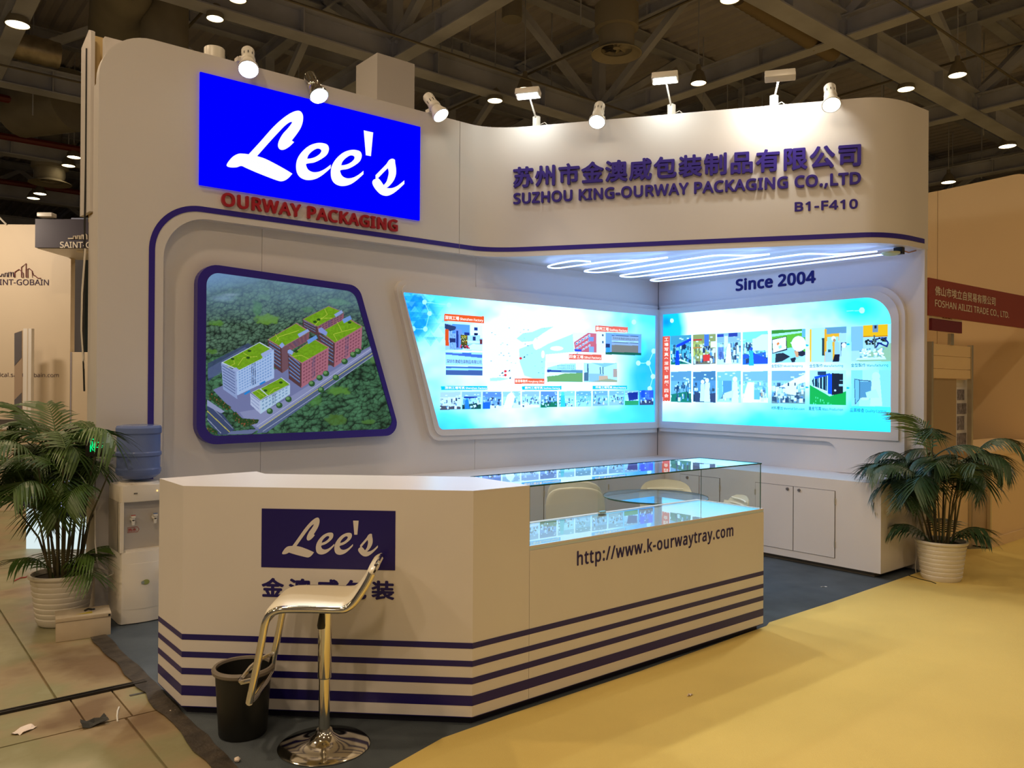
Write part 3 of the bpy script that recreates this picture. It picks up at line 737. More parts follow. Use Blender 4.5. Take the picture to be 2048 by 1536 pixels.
def paint_boxA(A):
    x, y = A.x, A.y; A.c[:] = S(255, 255, 255)
    d = np.hypot((x - 1080) / 860, (y - 640) / 560); n = vnoise(x/230, y/170, 1, 3) - .5
    A.blend(np.clip((d + n * .6 - .66) * 2.0, 0, 1), S(150, 238, 246))
    A.blend(np.clip((d + n * .6 - 1.02) * 2.2, 0, 1), S(112, 214, 250))
    A.blend(np.clip((y - 1000 + (400 - x) * .5 + n*200) / 420, 0, 1) * .8, S(96, 196, 250))
    w = np.clip(1 - np.hypot((x - 130) / 260, (y - 330) / 240), 0, 1); A.blend(np.clip(w * 2.6 + n*.6*w*2, 0, 1), S(52, 166, 238))
    r = random.Random(4)
    for _ in range(110):
        u = r.gauss(190, 110); v = r.gauss(330, 110); s_ = r.uniform(22, 58); t = 1 if r.random() < .5 else -1
        A.poly([(u - s_, v), (u + s_, v), (u, v + t * s_ * 1.4)], r.choice([(30,140,225),(120,215,250),(70,185,240),(190,245,255)]), .28)
    w = np.clip(1 - np.hypot((x - 1960) / 260, (y - 800) / 480), 0, 1); A.blend(np.clip(w * 1.6 + n*.4*w, 0, 1), S(88, 196, 248))
    A.ell(1960, 760, 90, 120, (20,190,240), .8, .8); A.ell(1810, 420, 60, 120, (60,230,240), .7, .9); A.ell(1900, 590, 60, 90, (90,240,245), .7, .8)
    hexweb(A, [(262,243),(448,266),(268,448),(176,446),(300,330)], [(0,4),(4,2),(2,3),(1,0)], (205,238,252), .6)
    hexweb(A, [(1850,395),(1883,706),(1960,706),(2000,615),(1995,808),(1970,900)], [(1,2),(2,3),(2,4),(4,5)], (222,250,252), .7)
    # map
    for pl in ([(960,520),(1010,480),(1080,470),(1150,440),(1240,430),(1160,480),(1080,540),(1000,545)], [(980,600),(1080,560),(1130,600),(1200,560),(1400,480),(1400,620),(1180,640),(1170,850),(1020,800),(985,700)], [(760,820),(830,815),(900,825),(830,840),(760,842)]):
        k = A.poly(pl, (190,250,250), .8)
    A.ell(1110, 560, 26, 46, (255,255,255)); A.ell(1265, 595, 50, 18, (255,255,255)); A.ell(1160, 640, 14, 30, (255,255,255))
    for _ in range(34):
        u = r.uniform(760, 1180); v = r.uniform(430, 800); A.poly([(u,v),(u+10,v),(u+10,v+4),(u,v+4)], (120,130,140), .8)
    for q in ((991,670),(875,768),(875,797)): A.ell(*q, 11, 10, (240,70,70))
    for q in ((1018,658),(905,762),(852,778),(910,817)): A.poly([(q[0]-11,q[1]+6),(q[0]+9,q[1]-9),(q[0]+6,q[1]),(q[0]+9,q[1]+8)], (60,60,60))
    # gate photo
    Q = quad([(415,402),(700,424),(700,612),(420,605)]); qrect(A, Q, 0, 0, 1, 1, (186,205,240)); qrect(A, Q, .2, .0, .66, .36, (130,168,226)); qrect(A, Q, .68, .0, 1, .5, (246,250,255))
    qrect(A, Q, .78, .08, .88, .2, (60,84,140)); qrect(A, Q, .78, .3, .88, .4, (40,50,90)); qrect(A, Q, .52, .3, .66, .42, (60,80,140)); qpoly(A, Q, [(0,.02),(.3,.1),(.3,.22),(.14,.3),(0,.2)], (80,92,120))
    for k in range(8): qrect(A, Q, .13 + .03*k, .3, .14 + .03*k, .98, (66,80,120))
    qrect(A, Q, .12, .55, .28, .72, (70,80,120)); qrect(A, Q, 0, .22, .1, .85, (240,110,50)); qrect(A, Q, .28, .2, .46, .95, (150,165,215)); qrect(A, Q, .3, .25, .36, .9, (70,84,140))
    qpoly(A, Q, [(.62,.42),(.94,.38),(.94,.7),(.62,.76)], (200,215,240)); qrect(A, Q, .74, .45, .82, .6, (70,80,120)); qrect(A, Q, .55, .62, .94, .7, (226,230,240)); qrect(A, Q, .93, .55, 1, .74, (150,80,80))
    qpoly(A, Q, [(.45,.98),(.75,.74),(1,.76),(1,.98)], (232,236,252)); qrect(A, Q, .42, .4, .6, .82, (120,110,60))
    for _ in range(60): u = r.uniform(.42,.58); v = r.uniform(.42,.8); qrect(A, Q, u, v, u+.02, v+.03, r.choice([(220,190,60),(160,60,50),(70,70,30),(240,220,150)]))
    for _ in range(30): u = r.uniform(.38,.64); v = r.uniform(.8,.9); qrect(A, Q, u, v, u+.03, v+.05, r.choice([(240,60,90),(220,40,60),(60,90,60)]))
    Q = quad([(420,622),(700,626),(702,800),(424,797)]); qrect(A, Q, 0, 0, 1, 1, (196,222,248)); qpoly(A, Q, [(0,.02),(1,.1),(1,.24),(0,.1)], (112,136,190)); qrect(A, Q, 0, .56, 1, .62, (230,245,255)); qrect(A, Q, 0, .62, 1, .7, (110,134,178)); qrect(A, Q, 0, .78, 1, 1, (108,124,160)); qrect(A, Q, 0, .7, 1, .78, (190,225,255))
    qrect(A, Q, .45, .02, .7, .08, (90,130,190))
    # suzhou photos
    Q = quad([(1385,475),(1625,480),(1625,628),(1395,622)]); qrect(A, Q, 0, 0, 1, 1, (246,252,255)); qpoly(A, Q, [(.02,.5),(.48,0),(.75,.02),(.75,1),(.05,.98)], (224,120,124)); 
    for k in range(5):
        for j in range(3): qpoly(A, Q, [(.08+.1*k,.62-.1*k+.26*j-.1),(.15+.1*k,.56-.1*k+.26*j-.1),(.15+.1*k,.68-.1*k+.24*j-.1),(.08+.1*k,.74-.1*k+.24*j-.1)], (235,240,255)); qpoly(A, Q, [(.09+.1*k,.64-.1*k+.26*j-.1),(.13+.1*k,.6-.1*k+.26*j-.1),(.13+.1*k,.68-.1*k+.24*j-.1),(.09+.1*k,.72-.1*k+.24*j-.1)], (90,110,160))
    qrect(A, Q, .5, .2, .66, .42, (150,165,205)); qrect(A, Q, .5, .7, .66, 1, (165,180,220)); qrect(A, Q, .02, .85, .25, .96, (50,90,190)); qrect(A, Q, .93, .05, .98, .15, (90,100,120)); qrect(A, Q, .93, .4, .98, .52, (90,100,120))
    Q = quad([(1635,475),(1907,487),(1906,648),(1635,640)]); qrect(A, Q, 0, 0, 1, 1, (150,175,228)); qrect(A, Q, .17, .1, .92, .92, (176,180,190)); qrect(A, Q, .17, .1, .92, .13, (60,70,90)); qrect(A, Q, .17, .55, .92, .92, (160,142,126)); qrect(A, Q, .17, .42, .92, .45, (110,124,140)); qrect(A, Q, .17, .36, .92, .4, (205,225,235)); qrect(A, Q, 0, .88, 1, 1, (20,120,90)); qrect(A, Q, 0, .5, .12, .7, (50,66,110)); qrect(A, Q, .02, .68, .13, .9, (80,170,210))
    # sihui photos
    Q = quad([(1190,700),(1462,704),(1462,850),(1192,848)]); qrect(A, Q, 0, 0, 1, 1, (250,255,255)); qpoly(A, Q, [(.02,.28),(.4,.08),(.8,.04),(.82,.5),(.02,.52)], (196,226,232)); qpoly(A, Q, [(0,.38),(.42,.4),(.42,.5),(0,.5)], (56,80,150)); qrect(A, Q, .4, .38, 1, .52, (130,160,170)); qpoly(A, Q, [(0,.72),(.5,.56),(1,.52),(1,1),(0,1)], (148,176,110)); qpoly(A, Q, [(0,.56),(.5,.55),(.3,.66),(0,.72)], (246,250,250))
    for k in range(9): qrect(A, Q, .3 + .055*k, .14, .32 + .055*k, .2, (130,160,190)); qrect(A, Q, .3 + .055*k, .26, .32 + .055*k, .32, (130,160,190))
    Q = quad([(1470,705),(1722,706),(1724,850),(1472,850)]); qrect(A, Q, 0, 0, 1, 1, (206,228,244)); qpoly(A, Q, [(.25,0),(1,0),(.62,.22)], (170,200,210)); qpoly(A, Q, [(.15,.55),(.6,.58),(.6,.9),(.15,.98)], (176,196,210)); qpoly(A, Q, [(.45,.68),(.72,.66),(.72,.9),(.45,.92)], (226,184,150)); qpoly(A, Q, [(.2,.98),(.75,.82),(1,.9),(1,1)], (188,178,140)); qrect(A, Q, .88, .3, 1, .75, (205,170,150)); qrect(A, Q, .48, .2, .51, .58, (90,120,130)); qrect(A, Q, .56, .2, .59, .58, (90,120,130)); qrect(A, Q, .1, .05, .14, .5, (90,120,130)); qrect(A, Q, .0, .5, .14, .95, (60,90,96), .8)
    # strip of small photos
    sp = [([(380,925),(536,924),(536,1057),(380,1062)], 0), ([(546,924),(690,923),(690,1053),(546,1057)], 1), ([(702,923),(845,923),(845,1050),(702,1054)], 2), ([(856,924),(990,920),(990,1047),(856,1050)], 3),
          ([(1001,922),(1133,921),(1133,1042),(1001,1045)], 4), ([(1143,921),(1268,920),(1268,1040),(1143,1043)], 5), ([(1280,920),(1402,919),(1402,1037),(1280,1040)], 6), ([(1411,920),(1526,918),(1526,1034),(1411,1037)], 7),
          ([(1538,917),(1652,916),(1652,1029),(1538,1032)], 8), ([(1662,916),(1775,915),(1775,1026),(1662,1029)], 9), ([(1782,915),(1885,914),(1885,1024),(1782,1026)], 10), ([(1893,913),(1998,912),(1998,1023),(1893,1025)], 11)]
    fl_ = [(120,112,116),(60,110,100),(240,250,255),(235,246,250),(250,250,250),(40,140,100),(200,220,230),(190,220,230),(170,190,190),(180,200,205),(50,160,90),(70,74,110)]
    ba = [(225,232,240),(196,220,245),(150,180,225),(206,232,240),(200,220,238),(150,180,215),(196,235,240),(160,205,215),(170,205,225),(180,215,230),(190,220,235),(100,150,235)]
    for (q, i) in sp:
        machines(A, quad(q), i + 20, ba[i], fl_[i], (60,70,96) if i not in (3, 7) else (170,205,220), 30)
        Q = quad(q)
        if i == 6: person(A, Q, .25, .1, 1.2, (90,205,205), (120,215,215))
        if i == 3: qpoly(A, Q, [(.25,.2),(.5,0),(.7,.3),(.5,1),(0,1)], (255,255,255))
        if i == 2: qpoly(A, Q, [(0,.6),(.4,.6),(.4,1),(0,1)], (60,130,225))
        if i == 10: qpoly(A, Q, [(.2,.15),(.95,.1),(.95,.6),(.3,.7)], (44,66,150)); qrect(A, Q, .0, .7, 1, 1, (50,170,110))
        if i == 11: qrect(A, Q, .1, .0, .4, .5, (50,110,230)); qrect(A, Q, .7, 0, 1, .5, (60,120,235))
        if i == 1: person(A, Q, .26, .3, .9, (70,150,200), (120,190,225)); qrect(A, Q, .1, .28, .8, .36, (60,84,160))
    for q in ([(412,330),(714,352),(714,404),(410,386)], [(1557,420),(1805,433),(1804,474),(1556,466)], [(1357,636),(1604,642),(1604,684),(1357,678)], [(945,822),(1172,823),(1172,864),(945,863)]): A.poly(q, (250,116,52) if q[0][0] < 1000 else (244,118,84))
    for q in ([(386,880),(738,880),(738,908),(388,911)], [(1002,881),(1300,880),(1300,908),(1002,909)], [(1537,878),(1798,877),(1798,903),(1537,904)]): A.poly(q, (24,196,224))
fA_out = rpoly([(3.425, 2.385), (6.743, 2.385), (6.743, 1.012), (3.80, 1.030)], [.09, 0, 0, .13], 8)
fA_mid = rpoly([(3.475, 2.345), (6.743, 2.345), (6.743, 1.060), (3.845, 1.072)], [.06, 0, 0, .10], 8)
fA_in = rpoly([(3.503, 2.277), (6.695, 2.277), (6.695, 1.126), (3.880, 1.126)], [.012, 0, 0, .06], 8)
def pad(a, b):  # same counts already
    return a, b
lbA = thing('lightbox', 'wide lit lightbox with slanting left end on the back wall', 'lightbox', (3.4, YW, 1.0))
MB().prism(fA_out, FA(YW), 0.001, 0.045).build('surround', WHITE, lbA)
rg = MB(); ring(rg, fA_mid, fA_in, FA(YW), 0.0455, 0.062); rg.build('inner_frame', WHITE, lbA)
PR = print_mat('lit_print', PRINT_E)
zA = lambda px, py: ((px - 780) * 3.7926, (py - 540) * 3.7926)
print_sheet('print', FA(YW), 3.49, 1.115, 6.705, 2.287, 0.0036, PR, paint_boxA, 0.050, lbA, zA, 'A', [(a[0]*.4+b[0]*.6, a[1]*.4+b[1]*.6) for a, b in zip(fA_mid, fA_in)])
TW = emat('print_white', (1, .98, .95), 1.15, False); TO = emat('print_teal_ink', (0.02, 0.17, 0.24), 0.9, False); TD = emat('print_grey_ink', (0.10, 0.12, 0.13), 0.9, False); TY = emat('print_yellow_ink', (1, .8, .1), 1, False)
def capA(body, x0, y0, x1, y1, m, z=zA, bold=0.02, h=None):   # box in close-up coordinates, baseline-left and top-right
    s_ = 3.7926; q0 = pY(780 + x0/s_, 540 + y0/s_, YW - .051); q1 = pY(780 + x1/s_, 540 + y1/s_, YW - .051)
    qt = pY(780 + x0/s_, 540 + (y0 - h)/s_, YW - .051)
    lettering('print_text', body, FA(YW), q0[0], q0[1], q1[0] - q0[0], qt[1] - q0[1], m, lbA, 0, 0.0515, bold)
capA('深圳工場 Shenzhen Factory', 416, 378, 706, 396, TW, h=33); capA('蘇州工場 Suzhou Factory', 1562, 460, 1800, 466, TW, h=32)
capA('四會工場 Sihui Factory', 1360, 672, 1600, 678, TW, h=30); capA('香港事務所 Hongkong Office', 948, 856, 1168, 858, TW, h=26)
capA('深圳工場写真 Shenzhen Factory', 416, 906, 734, 905, TW, h=24); capA('蘇州工場写真 Suzhou Factory', 1022, 905, 1290, 904, TW, h=22); capA('四會工場写真 Sihui Factory', 1560, 900, 1790, 899, TW, h=20)
capA('深圳市澳威包装制品有限公司', 428, 706, 694, 706, TD, h=30, bold=.01); capA('苏州市金澳威包装制品有限公司', 1690, 526, 1886, 526, TD, h=18, bold=0)

# ---- lightbox on the right wall
def paint_boxB(A):
    x, y = A.x, A.y; A.c[:] = S(255, 255, 255); n = vnoise(x/200, y/150, 7, 3) - .5
    A.blend(np.clip((x - 1000 - (y - 400) * .4) / 600 + n*.6, 0, 1), S(140, 240, 240)); A.blend(np.clip((700 - y) / 300 + (x - 900) / 1400 + n*.8 - .25, 0, 1) * .7, S(150, 244, 244))
    A.blend(np.clip((y - 1080 + (x - 900) * .18 + n * 160) / 260, 0, 1), S(112, 244, 255))
    A.blend(np.clip((y - 1250) / 180 + n*.5, 0, 1) * .5, S(70, 220, 250))
    w = np.clip(1 - np.hypot((x - 110) / 170, (y - 640) / 230), 0, 1); A.blend(np.clip(w * 3 + n*2*w, 0, 1), S(24, 200, 238))
    A.ell(120, 600, 50, 50, (20,130,220), .6, .8); A.ell(160, 590, 13, 16, (230,250,255)); 
    w = np.clip(1 - np.hypot((x - 1520) / 190, (y - 500) / 130), 0, 1); A.blend(np.clip(w * 1.6 + n*w, 0, 1), S(70, 232, 248))
    A.ell(1480, 480, 60, 40, (80,215,250), .7, .7); A.ell(1550, 515, 20, 22, (215,255,250)); A.line([(1440,520),(1550,515)], 5, (200,255,250), .8)
    x0 = [(152,302,0),(315,480,1),(490,665,2),(678,862,3)]
    top = lambda u: 702 - (u - 152) * (702 - 665) / 710; 
    cs = [(120,190,200),(196,190,120),(190,214,214),(180,240,240)]
    fs = [(40,140,110),(150,130,100),(220,240,240),(40,130,230)]
    for a, b, i in x0:
        machines(A, quad([(a, top(a)), (b, top(b)), (b, 905), (a, 912)]), i, cs[i], fs[i], (36,60,100), 70)
        machines(A, quad([(a, 965), (b, 958), (b, 1190), (a, 1183)]), i + 5, [(150,190,205),(120,165,190),(180,225,232),(176,214,240)][i], [(60,150,120),(70,90,110),(200,240,245),(250,255,255)][i], (50,84,112) if i < 2 else (150,190,205), 50)
    Q = quad([(152,702),(302,694),(302,909),(152,912)]); qpoly(A, Q, [(.25,.33),(1,.1),(1,.2),(.3,.42)], (30,90,230)); person(A, Q, .32, .42, .8, (30,90,220), (160,200,230)); qpoly(A, Q, [(.45,.8),(1,.98),(1,1),(.4,.86)], (230,245,245))
    Q = quad([(315,694),(480,685),(480,907),(315,909)]); qrect(A, Q, .45, .68, .75, .9, (240,72,50)); qrect(A, Q, .78, .25, 1, .45, (250,250,250)); qrect(A, Q, 0, .15, .4, .2, (220,80,50)); qrect(A, Q, 0, .42, .4, .46, (220,90,40)); qrect(A, Q, .5, .0, .7, .4, (100,140,200))
    for k in range(7): qrect(A, Q, .03 + .055*k, .22, .05 + .055*k, .9, (225,222,120), .8)
    Q = quad([(490,683),(665,674),(665,904),(490,906)]); qrect(A, Q, .0, .03, .28, .12, (60,90,170)); qrect(A, Q, .48, .01, .86, .13, (40,76,160)); qpoly(A, Q, [(.42,.35),(.56,.35),(.62,1),(.34,1)], (252,255,255)); qrect(A, Q, .3, .1, .46, .45, (235,248,250)); qrect(A, Q, .04,.45,.28,.85,(110,130,180), .8)
    Q = quad([(678,674),(862,664),(862,902),(678,905)]); qpoly(A, Q, [(.4,.65),(1,.88),(1,1),(.35,1)], (24,100,226)); qrect(A, Q, .38, .1, 1, .6, (232,255,255)); person(A, Q, .34, .5, .75, (40,190,235), (60,110,190)); qrect(A, Q, 0, .7, .24, .84, (50,110,190)); qpoly(A, Q, [(0,.02),(1,0),(.5,.22),(0,.24)], (160,226,232))
    Q = quad([(315,961),(480,958),(480,1186),(315,1184)]); qpoly(A, Q, [(.05,.65),(.5,.75),(1,.7),(1,1),(.1,1)], (84,92,122)); person(A, Q, .42, .3, .9, (225,240,250)); person(A, Q, .62, .25, 1, (235,248,252))
    for i, cx_ in ((2, .65), (3, .2)):
        a, b, _ = x0[i]; Q = quad([(a, 962), (b, 958), (b, 1190), (a, 1188)])
        if i == 2: qrect(A, Q, .25, .3, .62, .75, (120,170,190)); qpoly(A, Q, [(.05,.25),(.22,.28),(.22,.8),(.05,.95)], (150,200,214)); person(A, Q, .75, .2, 1.1, (240,255,255)); qpoly(A, Q, [(.3,.7),(.7,.6),(.65,.85),(.3,.85)], (226,246,248))
        else: qpoly(A, Q, [(.2,.35),(.45,.35),(.45,.6),(.62,1),(0,1),(.1,.6)], (255,255,255)); qrect(A, Q, .45, .46, .95, .5, (150,196,210)); qrect(A, Q, .45, .6, .68, .9, (140,196,230)); qrect(A, Q, .72, .68, .8, .8, (200,176,150))
    # larger photos, upper row
    Q = quad([(890,660),(1137,650),(1137,894),(890,899)]); qrect(A, Q, 0, 0, 1, 1, (130,192,60)); qpoly(A, Q, [(0,0),(1,0),(1,.06),(0,.12)], (90,160,50)); qpoly(A, Q, [(0,.12),(1,.05),(1,.1),(0,.2)], (200,235,215)); qrect(A, Q, .9, 0, 1, .25, (140,190,210))
    qpoly(A, Q, [(0,.6),(.6,.55),(1,.75),(1,1),(0,1)], (180,215,220)); qpoly(A, Q, [(.0,.28),(.44,.2),(.46,.62),(.02,.72)], (24,30,34)); qpoly(A, Q, [(.02,.3),(.42,.22),(.43,.58),(.04,.69)], (252,252,248)); qpoly(A, Q, [(.14,.42),(.2,.36),(.24,.42),(.17,.48)], (245,150,50)); qpoly(A, Q, [(.2,.5),(.28,.46),(.3,.54),(.22,.58)], (190,235,215))
    qpoly(A, Q, [(.12,.72),(.34,.7),(.55,.82),(.3,.96),(.1,1)], (40,40,58)); qpoly(A, Q, [(.55,.88),(.7,.84),(.74,.98),(.6,1)], (46,44,60))
    qpoly(A, Q, [(.68,.62),(.82,.58),(1,.7),(1,.85),(.8,.8),(.7,.78)], (60,50,70)); qpoly(A, Q, [(.66,.65),(.78,.66),(.8,.84),(.72,.84)], (236,176,130)); qpoly(A, Q, [(.7,.92),(1,.78),(1,1),(.7,1)], (205,235,240)); x1, y1 = Q(.8, .44); A.ell(x1, y1, 52, 56, (255,255,255)); qpoly(A, Q, [(.55,.4),(.68,.34),(.7,.46),(.6,.45)], (255,255,255)); qrect(A, Q, .78, .5, 1, .6, (255,255,255))
    Q = quad([(1168,646),(1437,632),(1437,890),(1168,893)]); qrect(A, Q, 0, 0, 1, 1, (205,246,246)); qrect(A, Q, 0, .02, .05, 1, (250,196,50)); qrect(A, Q, .42, 0, 1, .2, (140,170,180)); qrect(A, Q, .4, .04, .46, 1, (245,180,60)); qpoly(A, Q, [(.42,.2),(.8,.18),(.82,.4),(.46,.4)], (250,186,60)); qrect(A, Q, .48, .28, .78, 1, (190,215,205)); qrect(A, Q, .33, .3, .4, .82, (70,90,90)); qrect(A, Q, .8, .18, 1, 1, (200,215,235)); qrect(A, Q, .85, .45, 1, 1, (60,70,96))
    person(A, Q, .93, .5, .7, (210,225,245)); qpoly(A, Q, [(.62,.42),(.68,.42),(.7,.95),(.62,.95)], (246,186,66)); qpoly(A, Q, [(.68,.42),(.8,.44),(.82,.8),(.68,.82)], (186,206,226)); qpoly(A, Q, [(.68,.78),(.82,.78),(.8,1),(.62,1)], (44,44,66)); x1, y1 = Q(.65, .33); A.ell(x1, y1, 17, 17, (250,250,250)); x1, y1 = Q(.67, .38); A.ell(x1, y1, 10, 12, (205,160,120)); qrect(A, Q, .42, .7, .6, 1, (196,208,235)); qrect(A, Q, .5,.64,.58,.72,(60,110,120))
    Q = quad([(1471,630),(1762,614),(1762,888),(1471,889)]); qrect(A, Q, 0, 0, 1, 1, (196,214,214)); qrect(A, Q, 0, .02, .3, .7, (166,194,214)); qpoly(A, Q, [(.55,.7),(1,.5),(1,1),(.1,1)], (180,196,160)); qrect(A, Q, .3, 0, .92, .33, (250,190,40)); qrect(A, Q, .3, .3, .92, .33, (220,150,20)); qrect(A, Q, .54, .0, .68, .2, (150,160,170)); qrect(A, Q, .58, .02, .64, .1, (60,60,80))
    for _ in range(30):
        r = random.Random(_ + 50); u = r.uniform(.32, .85); v = r.uniform(.33, .5); qrect(A, Q, u, v, u + .06, v + .05, r.choice([(40,50,50),(90,100,80),(70,90,140)]))
    A.line([Q(.62,.62), Q(.7,.5), Q(.8,.55), Q(.9,.6), Q(.93,.5), Q(.86,.4)], 11, (30,60,130)); A.line([Q(.58,.3), Q(.6,.62)], 12, (120,130,120))
    for _ in range(70):
        r = random.Random(_); u = r.choice([r.uniform(.2,.46), r.uniform(.54,.8)]); v = r.uniform(.63, .9); qrect(A, Q, u, v, u + .05, v + .05, r.choice([(250,255,255),(225,245,248),(150,180,180),(255,255,255)]))
    qpoly(A, Q, [(.15,.9),(.85,.88),(.88,.94),(.12,.96)], (225,245,240)); 
    # lower row
    Q = quad([(889,958),(1135,956),(1135,1198),(889,1195)]); machines(A, Q, 33, (176,208,236), (150,165,160), (70,96,120), 90, .35, .9); qpoly(A, Q, [(.2,.5),(1,.1),(1,.35),(.4,.5)], (250,253,255)); qpoly(A, Q, [(.4,.4),(.75,.36),(.72,.75),(.44,.7)], (242,248,250)); qrect(A, Q, .48,.36,.52,.46,(50,70,90)); qrect(A, Q, .68,.36,.72,.46,(50,70,90))
    Q = quad([(1168,955),(1434,952),(1434,1208),(1168,1203)]); qrect(A, Q, 0, 0, 1, 1, (206,240,236)); qpoly(A, Q, [(0,.42),(.55,.75),(1,.6),(1,1),(0,1)], (26,184,96)); qpoly(A, Q, [(.06,.3),(.12,.2),(.55,.1),(.55,.66),(.1,.46)], (50,84,100))
    for k in range(9): qpoly(A, Q, [(.12+.045*k,.19-.008*k),(.14+.045*k,.19-.008*k),(.14+.045*k,.47+.022*k),(.12+.045*k,.46+.022*k)], r_c(k))
    qpoly(A, Q, [(.12,.18),(.55,.08),(.6,.12),(.15,.25)], (40,110,230)); qpoly(A, Q, [(.12,.46),(.52,.62),(.52,.65),(.12,.49)], (235,250,250)); qpoly(A, Q, [(.5,.12),(.61,.1),(.61,.7),(.5,.68)], (22,112,236)); qpoly(A, Q, [(.61,.08),(.92,.1),(.92,.66),(.61,.72)], (52,58,72)); qrect(A, Q, .82, .28, .98, .3, (200,225,220)); qrect(A, Q, .8, .4, .92, .46, (180,205,200)); qrect(A, Q, .22, .03, .45, .14, (60,90,120)); x1, y1 = Q(.7, .58); A.ell(x1, y1, 7, 7, (230,230,230))
    for k in range(12): r = random.Random(k); u = r.uniform(.02,.6); v = r.uniform(.75,.98); qrect(A, Q, u, v, u+.02, v+.05, (150,240,190), .7)
    Q = quad([(1472,952),(1763,950),(1763,1222),(1472,1214)]); qrect(A, Q, 0, 0, 1, 1, (170,216,228)); qrect(A, Q, .28, 0, .7, .4, (196,234,238)); qpoly(A, Q, [(.08,.25),(.2,.27),(.2,.8),(.09,.93)], (150,196,206)); A.line([Q(.08,.25), Q(.21,.27), Q(.21,.8), Q(.1,.94), Q(.08,.25)], 5, (90,120,130)); qrect(A, Q, .22, .32, .52, .78, (126,166,180)); A.line([Q(.2,.28), Q(.48,.3)], 8, (110,130,140)); qrect(A, Q, .2, .82, .6, 1, (196,228,236))
    person(A, Q, .62, .12, 1.15, (216,242,244), (214,240,242)); qpoly(A, Q, [(.36,.62),(.62,.52),(.7,.75),(.4,.78)], (205,236,240)); x1, y1 = Q(.34, .79); A.ell(x1, y1, 34, 10, (214,224,206))
    A.poly([(92,706),(147,703),(147,1177),(94,1180)], (244,110,64))
    for q in ((1152,770),(1452,762),(1150,1078),(1450,1082)): A.poly([(q[0]-12,q[1]-6),(q[0]+2,q[1]-6),(q[0]+12,q[1]),(q[0]+2,q[1]+7),(q[0]-12,q[1]+7)], (20,190,220))
def r_c(k): return [(190,226,232),(40,66,84),(120,160,170),(230,248,248),(36,60,80)][k % 5]
fB_out = [(5.679, 1.025)] + rpoly([(5.0, 1.025), (3.645, 1.025), (3.645, 0.9)], [0, .11, 0], 8)[1:-1] + [(3.645, .757)] + [(3.052, .757)] + rpoly([(3.052, 1.2), (3.052, 2.388), (4.0, 2.388)], [0, .28, 0], 10)[1:-1] + [(5.679, 2.388)]
lbB = thing('lightbox', 'lit lightbox of process photos with rounded corner on the right wall', 'lightbox', (XW, 3.05, 1.0))
MB().prism(fB_out, FB(XW), 0.001, 0.045).build('surround', WHITE, lbB)
fB_mid = rpoly([(5.679, 1.065), (3.095, 1.065), (3.095, 2.348), (5.679, 2.348)], [0, 0, .26, 0], 10)
fB_in = rpoly([(5.628, 1.136), (3.160, 1.136), (3.160, 2.290), (5.628, 2.290)], [0, 0, .235, 0], 10)
rg = MB(); ring(rg, fB_mid, fB_in, FB(XW), 0.0455, 0.062); rg.build('inner_frame', WHITE, lbB)
zB = lambda px, py: ((px - 1300) * 3.657, (py - 480) * 3.657)
print_sheet('print', FB(XW), 3.150, 1.125, 5.637, 2.299, 0.0032, PR, paint_boxB, 0.050, lbB, zB, 'B', [(a[0]*.4+b[0]*.6, a[1]*.4+b[1]*.6) for a, b in zip(fB_mid, fB_in)])
def capB(body, x0, y0, x1, m, h, bold=0.012):
    s_ = 3.657; q0 = pX(1300 + x0/s_, 480 + y0/s_, XW - .051); q1 = pX(1300 + x1/s_, 480 + y0/s_, XW - .051); qt = pX(1300 + x0/s_, 480 + (y0 - h)/s_, XW - .051)
    lettering('print_text', body, FB(XW), q0[0], q0[1], q0[0] - q1[0], qt[1] - q0[1], m, lbB, 0, 0.0515, bold, -1)
capB('金型設計 Mould Designing', 888, 936, 1116, TO, 26); capB('金型製作 Manufacturing', 1166, 936, 1412, TO, 28); capB('金型製作 Manufacturing', 1470, 934, 1742, TO, 31)
capB('材料壓出 Material Extrusion', 888, 1240, 1130, TO, 26); capB('量産写真 Mass Production', 1160, 1246, 1412, TO, 29); capB('品質檢查 Quality Control', 1464, 1262, 1728, TO, 34)
vz = [(728,'工'),(764,'場'),(800,'写'),(836,'真'),(866,'（'),(902,'深'),(938,'圳'),(964,'、'),(1002,'蘇'),(1038,'州'),(1066,'、'),(1102,'四'),(1138,'会'),(1170,'）')]
for yy, ch in vz:
    s_ = 3.657
    if ch in '（）':
        q0 = pX(1300 + 106/s_, 480 + (yy+3)/s_, XW - .051); q1 = pX(1300 + 132/s_, 480 + (yy-3)/s_, XW - .051)
        mb = MB(); sg = 1 if ch == '（' else -1
        mb.strip([(q0[0] - (q0[0]-q1[0])*t, q0[1] + sg*.010*math.sin(math.pi*t)) for t in np.linspace(0, 1, 7)], .003, FB(XW), .0515); mb.build('print_text', TW, lbB); continue
    sm = ch == '、'
    q0 = pX(1300 + (118 if sm else 105)/s_, 480 + (yy + (0 if sm else 13))/s_, XW - .051); q1 = pX(1300 + (128 if sm else 135)/s_, 480 + (yy - (10 if sm else 13))/s_, XW - .051)
    lettering('print_text', ch, FB(XW), q0[0], q0[1], q0[0] - q1[0], q1[1] - q0[1], TW, lbB, 0, .0515, .02, -1)
